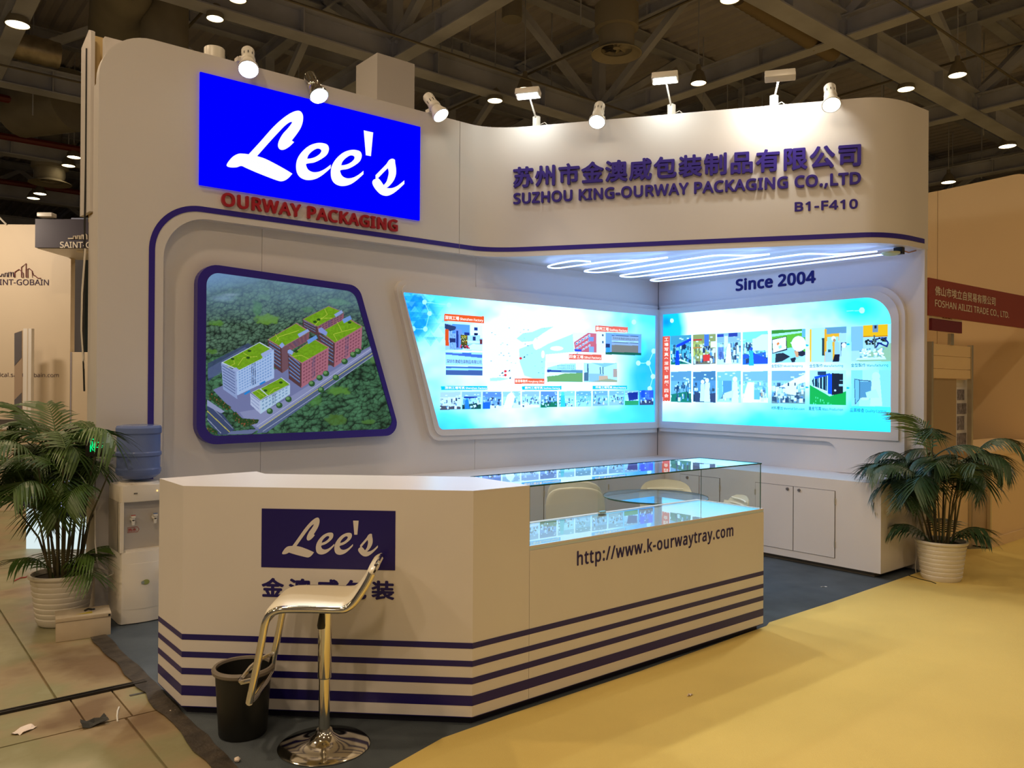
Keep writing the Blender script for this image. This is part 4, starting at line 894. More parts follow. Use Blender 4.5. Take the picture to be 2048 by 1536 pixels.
# ================================================================== LAMPS ON THE STAND
def par_lamp(px, py, off, body_m, label, tilt=(0, 0), left=True, power=SPOT_W, size=1.0):
    if left: q = onp(px, py, (0, 1, 0), YF - off); n = np.array([0, -1.0, 0])
    else:
        nn = np.array([DF[1], -DF[0], 0]); c = nn[:2] @ P0 + (off if nn @ FH < 0 else -off); q = onp(px, py, nn, c); n = nn if nn @ FH < 0 else -nn
    face = np.array(q); ax = np.array([n[0]*.72 + tilt[0], n[1]*.72 + tilt[1], -1.0]); ax /= np.linalg.norm(ax)   # lamp axis, out of the lens
    t = thing('spot_lamp', label, 'spotlight', tuple(face), 'spotlights along the top of the stand')
    ax_v = Vector(ax); rot = Vector((0, 0, 1)).rotation_difference(ax_v).to_matrix()
    fr = lambda a, b, c: tuple(Vector(face) + rot @ (Vector((a, b, c)) * size))
    MB().lathe([(0.0, -.245), (.038, -.24), (.046, -.225), (.046, -.13), (.05, -.12), (.05, -.10), (.044, -.09), (.052, -.06), (.07, -.02), (.073, 0), (.066, .002), (.064, -.01)], 0, 0, 28, fr).build('housing', body_m, t, True)
    sl = MB()
    for k in range(10):
        a = k * math.pi / 5; sl.add([fr(.047*math.cos(a+d), .047*math.sin(a+d), z) for d, z in ((-.07,-.17),(.07,-.17),(.07,-.14),(-.07,-.14))], [(0,1,2,3)])
    sl.build('vent_slot', BLACKP, t)
    MB().lathe([(0.0, .004), (.045, .002), (.063, -.006), (.0631, -.012)], 0, 0, 24, fr).build('lens', COOLLENS, t, True)
    top = np.array(fr(0, 0, -.15)); foot = np.array([q[0] - n[0]*off, q[1] - n[1]*off, HT + .005]); 
    MB().tube([tuple(top), (foot[0], foot[1], max(top[2], HT) + .02), tuple(foot - n*.03)], .009, 6).build('bracket', WPLAST, t)
    MB().box(foot[0]-.03, foot[1]-.03, HT, foot[0]+.03, foot[1]+.03, HT + .03).build('clamp', WPLAST, t)
    lamp('SPOT', tuple(face + ax * .02), tuple(face + ax * 3), power, (1.0, .97, .90), .06, 86, .9, t)
    return t
par_lamp(497, 139, .16, WPLAST, 'white spotlight glowing above the left part of the blue sign', (-.25, 0))
par_lamp(638, 192, .16, CHROME, 'chrome spotlight hanging over the top edge of the blue sign', (.05, 0))
par_lamp(882, 231, .16, WPLAST, 'white spotlight just right of the blue sign', (.25, 0))
par_lamp(1194, 244, .16, WPLAST, 'white spotlight between the first two arm floodlights of the header', (0, 0), False)
par_lamp(1663, 210, .16, WPLAST, 'white spotlight at the right end of the header', (0, 0), False)
st_ = thing('spot_lamp', 'white slotted lamp can with its open top showing behind the left fascia edge', 'spotlight', (1.95, 5.80, 3.86))
MB().lathe([(.0, 3.93), (.03, 3.935), (.068, 3.94), (.072, 3.935), (.072, 3.78), (.06, 3.77)], 2.0, 5.85, 24).build('housing', WPLAST, st_, True)
MB().tube([(2.0, 5.85, 3.95), (2.03, 5.85, 3.965), (2.09, 5.86, 3.91), (2.10, 5.87, 3.8)], .006, 6).build('cable', BLACKP, st_)
def flood(px, py, bx, by, label, dim=False):
    nn = np.array([DF[1], -DF[0], 0]); n = nn if nn @ FH < 0 else -nn; sgn = 1 if nn @ FH < 0 else -1
    q = onp(px, py, nn, nn[:2] @ P0 + sgn * .26); b = onp(bx, by, nn, nn[:2] @ P0 - sgn * .03); b = np.array([b[0], b[1], HT])
    t = thing('arm_floodlight', label, 'floodlight', tuple(b), 'arm floodlights on the header')
    mid = b + [0, 0, .06]
    MB().box(b[0]-.025, b[1]-.025, HT, b[0]+.025, b[1]+.025, HT + .09).build('clamp', WPLAST, t, bevel=.004)
    MB().tube([tuple(mid), tuple(q + np.array([0, 0, .02]))], .008, 6).build('arm', WPLAST, t)
    d3 = np.array([DF[0], DF[1], 0]); az = -n * .75 + np.array([0, 0, -.66]) if dim else n * .28 + np.array([0, 0, -.96]); az /= np.linalg.norm(az)
    ay = np.cross(az, d3); L_ = .105 if not dim else .115
    fr = lambda a, b_, c: tuple(q + d3*a + ay*b_ + az*c)
    MB().fbox(fr, -L_, -.05, -.035, L_, .05, .02).build('housing', WPLAST, t, bevel=.008)
    MB().fbox(fr, -L_*.85, -.036, .0205, L_*.85, .036, .024).build('lens', COOLLENS, t)
    tgt = (q - n * 1.0 + [0, 0, -1.1]) if not dim else (q - n*.9 + [0, 0, -.8])
    lamp('AREA', tuple(q + az*.04), tuple(tgt), FLOOD_W * (.42 if dim else .12), (1.0, .93, .80) if dim else (.93, 1.0, .95), .18, parent=t, size_y=.07)
    MB().tube([tuple(b + [.03, 0, .02]), tuple(b + [.08, -.02, .05]), tuple(b + [.10, -.06, .01]), tuple(b + [.06, -.03, -.0])], .004, 5).build('cable', WPLAST, t)
flood(1056, 188, 1073, 243, 'white arm floodlight nearest the bend of the header')
flood(1330, 157, 1343, 228, 'middle white arm floodlight on the header')
flood(1560, 153, 1548, 208, 'tan-looking arm floodlight turned to the header near its right end', True)

# led zigzag tube on the booth ceiling
tb = [ [(5.04,5.03),(4.93,5.06),(4.89,5.10),(4.895,5.3),(4.93,5.47),(4.98,5.53),(5.06,5.54),(5.10,5.50),(5.12,5.2),(5.14,4.90),(5.20,4.82),(5.30,4.72),(5.365,4.47),(5.36,4.43)],
       [(5.37,4.43),(5.37,4.8),(5.375,5.42),(5.42,5.50),(5.50,5.50),(5.585,5.44),(5.60,5.2),(5.565,4.15),(5.60,4.06),(5.78,3.93),(5.86,3.80),(5.865,3.76)],
       [(5.865,3.76),(5.87,4.6),(5.872,5.42),(5.91,5.49),(6.00,5.50),(6.07,5.44),(6.08,5.2),(6.055,3.60),(6.09,3.52),(6.28,3.42),(6.385,3.16),(6.39,3.11)],
       [(6.39,3.11),(6.36,4.2),(6.33,5.40),(6.37,5.49),(6.45,5.51),(6.51,5.46),(6.54,4.4),(6.575,3.06)] ]
tl = thing('zigzag_light_tube', 'glowing white zigzag light tube on the ceiling of the stand', 'light', (5.8, 4.6, HB))
for p in tb:
    P = [Vector((x, y, 2.615)) for x, y in p]; Q_ = []
    for i in range(len(P) - 1):
        a, b = P[max(0, i-1)], P[min(len(P)-1, i+2)]
        for k in range(4):
            t = k / 4; c = P[i].lerp(P[i+1], t); Q_.append(c)
    Q_.append(P[-1])
    for _ in range(2): Q_ = [Q_[0]] + [(Q_[i-1] + Q_[i]*2 + Q_[i+1]) / 4 for i in range(1, len(Q_)-1)] + [Q_[-1]]
    MB().tube([tuple(v) for v in Q_], .0065, 6).build('tube', TUBE, tl)
MB().box(6.555, 2.985, 2.60, 6.60, 3.055, 2.655).build('driver_plug', BLACKP, tl)
MB().lathe([(0, 2.585), (.045, 2.588), (.07, 2.60), (.07, 2.612), (0, 2.62)], 6.50, 3.05, 20).build('plastic_disc', mat('pale_disc', (.62, .66, .40), .5), tl, True)
MB().tube([(6.58, 3.0, 2.63), (6.66, 2.98, 2.62), (6.74, 2.97, 2.64), (6.79, 2.98, 2.65)], .006, 5).build('wire', mat('copper_wire', (.45, .25, .15), .5), tl)

# ================================================================== COUNTER WITH DISPLAY CASE
CT = 1.04
foot = [(1.152, 4.10), (1.152, 3.735), (2.105, 2.816), (2.432, 2.816), (2.432, 3.25), (1.643, 4.00), (1.652, 4.135)]
rc = thing('reception_counter', 'white angled reception counter with dark stripes and a glass topped low end', 'counter', (1.8, 3.4, 0))
MB().prism(foot, FZ(), .042, CT).build('body', WHITE2, rc)
MB().box(2.4345, 2.816, .042, 4.345, 3.325, .735).build('low_body', WHITE2, rc)
ft2 = [(1.18, 4.07), (1.18, 3.75), (2.12, 2.845), (4.32, 2.845), (4.32, 3.29), (2.43, 3.29), (1.66, 3.97), (1.66, 4.1)]
MB().prism(ft2, FZ(), .006, .042).build('plinth', mat('black_plinth', (.006, .005, .02), .6), rc)
DK = [((1.152, 4.10), (1.152, 3.735)), ((1.152, 3.735), (2.105, 2.816)), ((2.105, 2.816), (4.345, 2.816))]
for z0, z1 in ((.345, .371), (.266, .292), (.189, .218), (.094, .139), (.0425, .046)):
    mb = MB(); pts = [(1.152, 4.10), (1.152, 3.735), (2.105, 2.816), (4.345, 2.816)]; e = .0012
    po = [(1.152 - e, 4.10), (1.152 - e, 3.735 - e*.4), (2.105 - e*.4, 2.816 - e), (4.3452, 2.816 - e)]
    V = [(x, y, z) for x, y in po for z in (z0, z1)]
    mb.add(V, [(0,2,3,1), (2,4,5,3), (4,6,7,5)]).build('stripe', NAVYD, rc)
F45 = FL((1.152, 3.735), (.953, -.919))
lp = MB().fbox(F45, .3665, .6815, .0005, .9765, .945, .0015).build('logo_plate', NAVYD, rc)
LTAN = mat('logo_cutout_white', (.72, .68, .66), .4)
for o_, hs in LOGO:
    fn = lambda u, v: (.3665 + .61*(.06 + u*.88) + .004, .6815 + .2635*(.06 + v*.96) - .006)
    mb = MB(); mb.prism([fn(*p) for p in o_], F45, .0017, .0022, [[fn(*p) for p in q] for q in hs]); mb.build('letter', LTAN, lp)
for k, ch in enumerate('金澳威包装'):
    lettering('character', ch, F45, .368 + .1255*k, .549, .104, .086, NAVYD, rc, 0, .0012, .035)
lettering('web_address', 'http://www.k-ourwaytray.com', FA(2.816), 2.740, .601, 1.288, .094, NAVYD, rc, 0, .0012, .020, 1, False, 1.12)
# display case
dc = thing('display_case', 'clear glass display case set on the low end of the counter', 'display case', (3.4, 3.05, .735))
gx0, gx1, gy0, gy1, gz0, gz1 = 2.436, 4.318, 2.822, 3.270, .757, 1.036
MB().fbox(FZ(), 2.4355, 2.818, .7355, 4.344, 3.324, .7475).build('tray_floor', mat('pale_tray', (.60, .72, .78), .25), dc)
MB().box(2.4355, 3.29, .7475, 4.344, 3.324, .757).build('rim', WHITE2, dc); MB().box(4.322, 2.818, .7475, 4.344, 3.29, .757).build('rim', WHITE2, dc)
MB().box(2.4355, 2.816, .7475, 4.344, 2.820, .7565).build('rim', WHITE2, dc)
def pane(name, V):
    return MB().add(V, [(0, 1, 2, 3)]).build(name, GLASS, dc)
pane('shelf_glass', [(gx0, 2.821, .7555), (gx1, 2.821, .7555), (gx1, 3.289, .7555), (gx0, 3.289, .7555)])
pane('front_pane', [(gx0, gy0, gz0), (gx1, gy0, gz0), (gx1, gy0, gz1), (gx0, gy0, gz1)])
pane('end_pane', [(gx1, gy0, gz0), (gx1, gy1, gz0), (gx1, gy1, gz1), (gx1, gy0, gz1)])
pane('sliding_door', [(gx0, gy1, gz0), (3.42, gy1, gz0), (3.42, gy1, gz1 - .006), (gx0, gy1, gz1 - .006)])
pane('sliding_door', [(3.36, gy1 + .012, gz0), (gx1, gy1 + .012, gz0), (gx1, gy1 + .012, gz1 - .006), (3.36, gy1 + .012, gz1 - .006)])
pane('top_pane', [(2.434, 2.818, gz1 + .001), (4.322, 2.818, gz1 + .001), (4.322, 3.285, gz1 + .001), (2.434, 3.285, gz1 + .001)])
ge = MB(); ge.box(2.434, 2.817, gz1 - .004, 4.323, 2.820, gz1 + .003); ge.box(4.320, 2.818, gz1 - .004, 4.3235, 3.285, gz1 + .003); ge.box(2.434, 3.283, gz1 - .003, 4.322, 3.286, gz1 + .003)
ge.box(gx1 - .002, gy0 - .001, gz0, gx1 + .002, gy0 + .003, gz1 - .004); ge.box(gx0, gy0 - .001, gz0, gx0 + .002, gy0 + .002, gz1 - .004); ge.box(gx1 - .001, gy1 - .002, gz0, gx1 + .001, gy1 + .002, gz1 - .004)
ge.build('glass_edge', GEDGE, dc)
for x in (2.50, 3.37): MB().box(x, gy1 + .002, gz0, x + .05, gy1 + .018, gz0 + .014).build('pivot', CHROME, dc)
MB().box(3.36, gy1 + .004, gz1 - .05, 3.42, gy1 + .02, gz1 - .03).build('lock', CHROME, dc)

# ================================================================== BASE CABINETS
def door(parent, fr, a0, a1, hinge, knob):
    d = MB(); d.fbox(fr, a0 + .0025, .113, .0, a1 - .0025, .659, .0055); o = d.build('door', WHITE2, parent)
    if knob is not None:
        k = MB(); k.lathe([(0, .018), (.011, .017), (.013, .008), (.013, .0055)], 0, 0, 14, lambda x, y, z: fr(knob + x, .635 + y, z)); k.build('lock', mat('lock_brass', (.22, .21, .22), .3, .6) if 'lock_brass' not in bpy.data.materials else bpy.data.materials['lock_brass'], o, True)
    for z in (.2, .55): MB().fbox(fr, hinge - .004, z, .003, hinge + .004, z + .05, .009).build('hinge', ALU, o)
def cabinet(name, label, fr, body, toe, pairs, gap):
    t = thing('base_cabinet', label, 'cabinet', tuple(fr((gap[0][0] + gap[0][1]) / 2, 0, 0)))
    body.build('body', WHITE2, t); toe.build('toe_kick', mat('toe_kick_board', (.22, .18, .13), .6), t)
    g = MB()
    for a0, a1 in gap: g.fbox(fr, a0, .110, .0003, a1, .662, .0010)
    g.build('door_gap', mat('dark_gap', (.02, .02, .025), .8), t)
    for a0, a1, h, k in pairs: door(t, fr, a0, a1, h, k)
    return t
FBc = FB(6.21)
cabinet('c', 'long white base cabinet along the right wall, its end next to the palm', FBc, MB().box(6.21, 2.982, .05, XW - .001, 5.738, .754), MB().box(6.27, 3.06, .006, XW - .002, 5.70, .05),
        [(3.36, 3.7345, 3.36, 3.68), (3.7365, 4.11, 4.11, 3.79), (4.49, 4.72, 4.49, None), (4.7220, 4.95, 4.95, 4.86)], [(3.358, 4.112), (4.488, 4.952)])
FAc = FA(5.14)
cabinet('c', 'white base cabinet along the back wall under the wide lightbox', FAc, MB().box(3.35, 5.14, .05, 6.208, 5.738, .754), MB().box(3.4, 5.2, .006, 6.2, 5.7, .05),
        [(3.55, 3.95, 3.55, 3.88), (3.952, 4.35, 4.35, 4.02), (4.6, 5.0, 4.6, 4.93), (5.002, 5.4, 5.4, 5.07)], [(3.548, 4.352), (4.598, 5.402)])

# ================================================================== TABLE AND SHELL CHAIRS
tt = thing('round_table', 'round glass table behind the display case', 'table', (4.42, 3.745, .006))
MB().lathe([(0, .715), (.365, .715), (.37, .718), (.37, .722), (.365, .725), (0, .725)], 4.42, 3.745, 48).build('table_top', TABLEG, tt, True, angle=20)
MB().lathe([(.371, .715), (.3725, .72), (.371, .725)], 4.42, 3.745, 48).build('rim', GEDGE, tt, True)
MB().lathe([(0, .713), (.06, .713), (.06, .70), (.022, .69), (.022, .06), (.05, .03), (.20, .014), (.21, .006), (0, .006)], 4.42, 3.745, 28).build('pedestal', CHROME, tt, True)
CHW = mat('cream_shell_plastic', (.78, .74, .64), .4)
def chair(x, y, rz, label, z=.008, ht=.81):
    t = thing('shell_chair', label, 'chair', (x, y, z), 'shell chairs round the glass table', rz)
    prof = [(-.21, .425, .17), (-.19, .44, .19), (-.08, .435, .205), (.05, .425, .205), (.14, .44, .20), (.19, .50, .195), (.215, .60, .205), (.228, .66, .208), (.240, ht - .085, .200), (.245, ht - .05, .184), (.249, ht - .025, .156), (.251, ht - .010, .115), (.252, ht, .04)]
    nu = 13; V = []; F = []
    for i, (py, pz, w) in enumerate(prof):
        for k in range(nu):
            u = -1 + 2*k/(nu-1); dz = .03*u*u if i < 5 else 0; dy = -1.25*(u*w)**2 if i >= 5 else 0
            V.append((u*w, py + dy, pz + dz))
    m_ = len(V); V += [(a, b + .008, c - .008) for a, b, c in V]
    for i in range(len(prof)-1):
        for k in range(nu-1):
            a = i*nu + k; F += [(a, a+1, a+nu+1, a+nu), (m_+a, m_+a+nu, m_+a+nu+1, m_+a+1)]
    for i in range(len(prof)-1):
        a = i*nu; b = i*nu + nu - 1; F += [(a, a+nu, m_+a+nu, m_+a), (b, m_+b, m_+b+nu, b+nu)]
    for k in range(nu-1):
        a = k; b = (len(prof)-1)*nu + k; F += [(a, m_+a, m_+a+1, a+1), (b, b+1, m_+b+1, m_+b)]
    MB().add(V, F).build('shell', CHW, t, True, angle=60)
    rb = MB()
    for k in range(4): rb.tube([(x_, .209 + .0075*k - 1.25*x_*x_, .585 + .034*k) for x_ in (-.14, -.07, 0, .07, .14)], .006, 5)
    rb.build('rib', CHW, t)
    for sx in (-1, 1):
        for sy in (-1, 1):
            MB().tube([(sx*.13, sy*.12, .425), (sx*.2, sy*.2, .0)], .010, 8).build('leg', CHROME, t)
    return t
chair(4.01, 4.16, R_(140), 'near cream shell chair left of the glass table, its smooth back towards the display case', ht=.80)
chair(4.30, 4.43, R_(132), 'cream shell chair partly hidden behind the near left chair, nearer the back wall', ht=.80)
chair(4.82, 3.96, R_(-45), 'cream shell chair on the far side of the glass table', ht=.76)
chair(4.745, 3.51, R_(235), 'cream shell chair at the right end of the display case, only its tip showing', ht=.72)

# ================================================================== BAR STOOL
bs = thing('bar_stool', 'white seated bar stool with chrome frame and round base in front of the counter', 'stool', (1.512, 3.044, .006), None, math.atan2(RH[1], RH[0]) + R_(3))
MB().lathe([(0, .0), (.185, .0), (.188, .004), (.18, .010), (.12, .018), (.065, .032), (.038, .055), (.032, .07), (0, .07)], 0, 0, 56).build('base', CHROME, bs, True, angle=50)
MB().lathe([(.023, .05), (.023, .285), (0, .285)], 0, 0, 24).build('post', CHROME, bs, True, angle=40)
MB().lathe([(.0, .282), (.0265, .282), (.028, .287), (.028, .60), (0, .60)], 0, 0, 24).build('sleeve', CHROME, bs, True, angle=40)
mb = MB(); mb.lathe([(.031, .062), (.034, .066), (.031, .07)], 0, 0, 24); mb.build('collar', CHROME, bs, True)
MB().tube([(-.01, -.03, .60), (-.012, -.045, .585), (-.006, -.05, .555)], .004, 6).build('lever_rod', CHROME, bs)
MB().lathe([(0, .575), (.006, .57), (.012, .545), (.017, .515), (.015, .502), (0, .498)], -.006, -.052, 14).build('lever_grip', BLACKP, bs, True)
prof = [(-.262, .248), (-.252, .30), (-.232, .40), (-.214, .50), (-.204, .555), (-.186, .590), (-.155, .608), (-.11, .612), (0, .610), (.085, .607), (.115, .614), (.142, .636), (.168, .672), (.196, .718), (.212, .752), (.218, .768)]
def sm(P, k=3):
    out = []
    for i in range(len(P)-1):
        p0 = np.array(P[max(0,i-1)]); p1 = np.array(P[i]); p2 = np.array(P[i+1]); p3 = np.array(P[min(len(P)-1,i+2)])
        for j in range(k):
            t = j/k; out.append(tuple(.5*((2*p1) + (-p0+p2)*t + (2*p0-5*p1+4*p2-p3)*t*t + (-p0+3*p1-3*p2+p3)*t**3)))
    out.append(tuple(P[-1])); return out
SP = sm(prof); wy = .165
for s in (-1, 1): MB().tube([(x, s*wy, z) for x, z in SP[:-3]], .015, 10).build('side_rail', CHROME, bs, True)
MB().tube([(-.262, -wy, .25), (-.264, -wy*.5, .240), (-.264, wy*.5, .240), (-.262, wy, .25)], .015, 10).build('foot_rail', CHROME, bs, True)
MB().tube([(-.245, -wy*.96, .335), (-.30, -wy*.8, .315), (-.325, -wy*.45, .300), (-.325, wy*.45, .300), (-.30, wy*.8, .315), (-.245, wy*.96, .335)], .010, 8).build('foot_rest', CHROME, bs, True)
# seat pad: thick band following the rails
SPs = [p for p in SP if p[1] > .535]
V = []; F = []; nn_ = len(SPs); nw = 11
for i, (x, z) in enumerate(SPs):
    a = SPs[max(0, i-1)]; b = SPs[min(nn_-1, i+1)]; t = np.array([b[0]-a[0], b[1]-a[1]]); t /= np.linalg.norm(t); n_ = np.array([-t[1], t[0]])
    end = min(1, (i) / 3, (nn_ - 1 - i) / 3); wr_ = wy + .004 - (.03 * (1 - min(1, (nn_-1-i)/5))**2)
    for k in range(nw):
        u = -1 + 2*k/(nw-1); th = (.010 + .014*(1 - abs(u)**6)) * (.35 + .65*end)
        V.append((x + n_[0]*th, u*wr_, z + n_[1]*th))
m_ = len(V)
for i, (x, z) in enumerate(SPs):
    a = SPs[max(0, i-1)]; b = SPs[min(nn_-1, i+1)]; t = np.array([b[0]-a[0], b[1]-a[1]]); t /= np.linalg.norm(t); n_ = np.array([-t[1], t[0]])
    for k in range(nw):
        u = -1 + 2*k/(nw-1); wr_ = wy + .004 - (.03 * (1 - min(1, (nn_-1-i)/5))**2); V.append((x - n_[0]*.002, u*wr_, z - n_[1]*.002))
for i in range(nn_-1):
    for k in range(nw-1):
        a = i*nw + k; F += [(a, a+1, a+nw+1, a+nw), (m_+a, m_+a+nw, m_+a+nw+1, m_+a+1)]
    a = i*nw; b = i*nw + nw-1; F += [(a, a+nw, m_+a+nw, m_+a), (b, m_+b, m_+b+nw, b+nw)]
for k in range(nw-1):
    a = k; b = (nn_-1)*nw + k; F += [(a, m_+a, m_+a+1, a+1), (b, b+1, m_+b+1, m_+b)]
MB().add(V, F).build('seat', mat('cream_seat_vinyl', (.80, .72, .54), .32), bs, True, angle=50)
MB().box(-.07, -.07, .590, .07, .07, .600).build('seat_plate', CHROME, bs)
rail = MB(); rail.tube([(.205, -wy*.9, .742), (.222, -wy*.6, .765), (.226, 0, .772), (.222, wy*.6, .765), (.205, wy*.9, .742)], .011, 8); rail.build('back_rail', CHROME, bs, True)

# waste bin
wb_ = thing('waste_bin', 'black round waste bin with a taupe rim beside the stool', 'bin', (1.297, 3.375, .006))
MB().lathe([(0, .006), (.094, .006), (.100, .014), (.116, .285), (.112, .285), (.097, .02), (0, .018)], 1.297, 3.375, 40).build('body', BLACKP, wb_, True, angle=50)
MB().lathe([(.113, .272), (.120, .270), (.128, .276), (.130, .288), (.124, .297), (.113, .296), (.110, .286)], 1.297, 3.375, 40).build('rim', GREYRIM, wb_, True)

# ================================================================== WATER COOLER AND BOTTLE
cl = thing('water_cooler', 'white floor standing water cooler between the fascia leg and the counter', 'water cooler', (1.42, 5.47, .006))
WC = mat('cooler_enamel', (.84, .78, .68), .3); WCD = mat('cooler_recess', (.50, .46, .41), .35)
def cfoot(x0, x1, y0, y1, bulge=.018):
    return [(x0, y1), (x0, y0 + .03), (x0 + .012, y0 + .008)] + [(x0 + .012 + (x1 - x0 - .024) * t, y0 + .008 - bulge * math.sin(math.pi*t)) for t in np.linspace(.1, .9, 9)] + [(x1 - .012, y0 + .008), (x1, y0 + .03), (x1, y1)]
CX0, CX1, CY0, CY1 = 1.268, 1.560, 5.325, 5.615
MB().prism(cfoot(CX0, CX1, CY0, CY1), FZ(), .012, .455).build('lower_body', WC, cl, bevel=.003)
MB().prism([(CX0, CY1), (CX0, CY0 + .05), (CX1, CY0 + .05), (CX1, CY1)], FZ(), .455, .765).build('recess_back', WCD, cl)
for a, b in ((CX0, CX0 + .022), (CX1 - .022, CX1)): MB().prism([(a, CY0 + .06), (a, CY0 + .008), (b, CY0 + .004), (b, CY0 + .06)], FZ(), .455, .765).build('cheek', WC, cl)
MB().prism(cfoot(CX0, CX1, CY0, CY1, .012), FZ(), .765, .868).build('head', WC, cl, bevel=.006)
MB().lathe([(0, .868), (.125, .868), (.115, .882), (.06, .886), (0, .886)], 1.405, 5.455, 28).build('bottle_seat', WC, cl, True)
MB().prism([(p[0], p[1] - .003) for p in cfoot(CX0 + .014, CX1 - .014, CY0, CY0 + .02)], FZ(), .098, .382).build('door', WC, cl, bevel=.002)
MB().lathe([(.0, .0), (.0, .0)], 0, 0, 3) if False else None
MB().box(1.505, CY0 - .020, .285, 1.513, CY0 - .006, .345).build('door_handle', mat('handle_brown', (.16, .13, .10), .5), cl, bevel=.002)  # handle is a plain dark brown bar
def tap(x, c):
    t_ = MB(); t_.lathe([(0, .0), (.014, 0), (.014, .03), (.010, .045), (0, .045)], 0, 0, 12, lambda a, b, z: (x + a, CY0 + .05 - z, .655 + b)); t_.box(x - .008, CY0 + .005, .62, x + .008, CY0 + .02, .655); t_.box(x - .012, CY0 + .0, .665, x + .012, CY0 + .03, .680)
    t_.build('tap', WPLAST, cl, bevel=.001); MB().box(x - .012, CY0 - .001, .6805, x + .012, CY0 + .014, .684).build('tap_lever', c, cl)
tap(1.345, mat('tap_red', (.5, .06, .04), .4)); tap(1.475, mat('tap_blue', (.08, .16, .4), .4))
lettering('tag', '热水', FA(CY0 + .05), 1.325, .575, .05, .022, bpy.data.materials['tap_red'], cl, 0, .002, .02)
rgm = MB(); rgm.tube([(1.322, CY0 + .048, .570), (1.380, CY0 + .048, .570), (1.390, CY0 + .048, .586), (1.380, CY0 + .048, .602), (1.322, CY0 + .048, .602)], .0012, 4, True); rgm.build('tag_outline', bpy.data.materials['tap_red'], cl)
MB().prism(cfoot(CX0 + .024, CX1 - .024, CY0 + .006, CY0 + .05, .01), FZ(), .4555, .468).build('drip_tray', WC, cl)
for k, x in enumerate((1.345, 1.352, 1.36)): MB().box(x, CY0 - .006, .815, x + .004, CY0 - .003, .823).build('badge', BLACKP, cl)
MB().box(1.478, CY0 - .006, .822, 1.486, CY0 - .0035, .832).build('indicator', emat('amber_led', (1, .6, .2), 1.5), cl); 
MB().lathe([(0, 0), (.016, 0), (.016, .001), (0, .001)], 0, 0, 18, lambda a, b, z: (1.416 + a*1.3, CY0 - .0165 - z, .262 + b)).build('sticker', mat('sticker_green', (.32, .36, .10), .5), cl)
MB().lathe([(0, 0), (.010, 0), (.010, .001), (0, .001)], 0, 0, 14, lambda a, b, z: (1.397 + a, CY0 - .0178 - z, .262 + b)).build('sticker', mat('sticker_grey', (.30, .34, .32), .5), cl)
BL = bpy.data.materials.new('blue_bottle'); BL.use_nodes = True; b_ = BL.node_tree.nodes['Principled BSDF']
b_.inputs['Base Color'].default_value = (.22, .30, .62, 1); b_.inputs['Roughness'].default_value = .12; b_.inputs['Transmission Weight'].default_value = .35; b_.inputs['IOR'].default_value = 1.2
bt = thing('water_bottle', 'large blue water bottle upturned on the white cooler', 'bottle', (1.405, 5.455, .884))
MB().lathe([(0, .888), (.05, .892), (.10, .905), (.126, .925), (.134, .945), (.134, .962), (.129, .970), (.129, 1.040), (.135, 1.048), (.135, 1.066), (.129, 1.074), (.129, 1.180), (.135, 1.190), (.136, 1.222), (.128, 1.236), (.10, 1.240), (.07, 1.236), (0, 1.236)], 1.405, 5.455, 40).build('body', BL, bt, True, angle=24)
mb = MB()
for z in (.968, 1.044, 1.070, 1.186): mb.lathe([(.1295, z - .003), (.1312, z), (.1295, z + .003)], 1.405, 5.455, 40)
mb.build('rib', BL, bt, True)

# small box beside the cooler
bx = thing('low_steel_box', 'low cream metal box with a hinged lid in front of the left palm pot', 'box', (1.06, 5.33, 0))
d1 = np.array([.985, -.157]); nrm = np.array([.157, .985]); o0 = np.array([.908, 5.240])
BXm = mat('cream_steel', (.56, .46, .32), .4, noise=.05, nscale=12)
fb = lambda a, b, c: (o0[0] + d1[0]*a + nrm[0]*c, o0[1] + d1[1]*a + nrm[1]*c, b)
MB().fbox(fb, 0, .001, 0, .286, .112, .19).build('body', BXm, bx, bevel=.002)
MB().fbox(fb, -.002, .114, -.003, .288, .136, .193).build('lid', BXm, bx, bevel=.002)
mb = MB(); mb.add([fb(.10, .1368, .045), fb(.19, .1368, .04), fb(.19, .1368, .085)], [(0, 1, 2)]); mb.build('warning_sticker', mat('sticker_yellow', (.62, .48, .03), .4), bx)
MB().fbox(fb, .272, .118, -.006, .284, .130, -.003).build('latch', BLACKP, bx)
MB().tube([fb(.15, .14, .10), fb(.17, .146, .11), fb(.19, .142, .105), fb(.205, .139, .115)], .006, 5).build('scrap', BLACKP, bx)

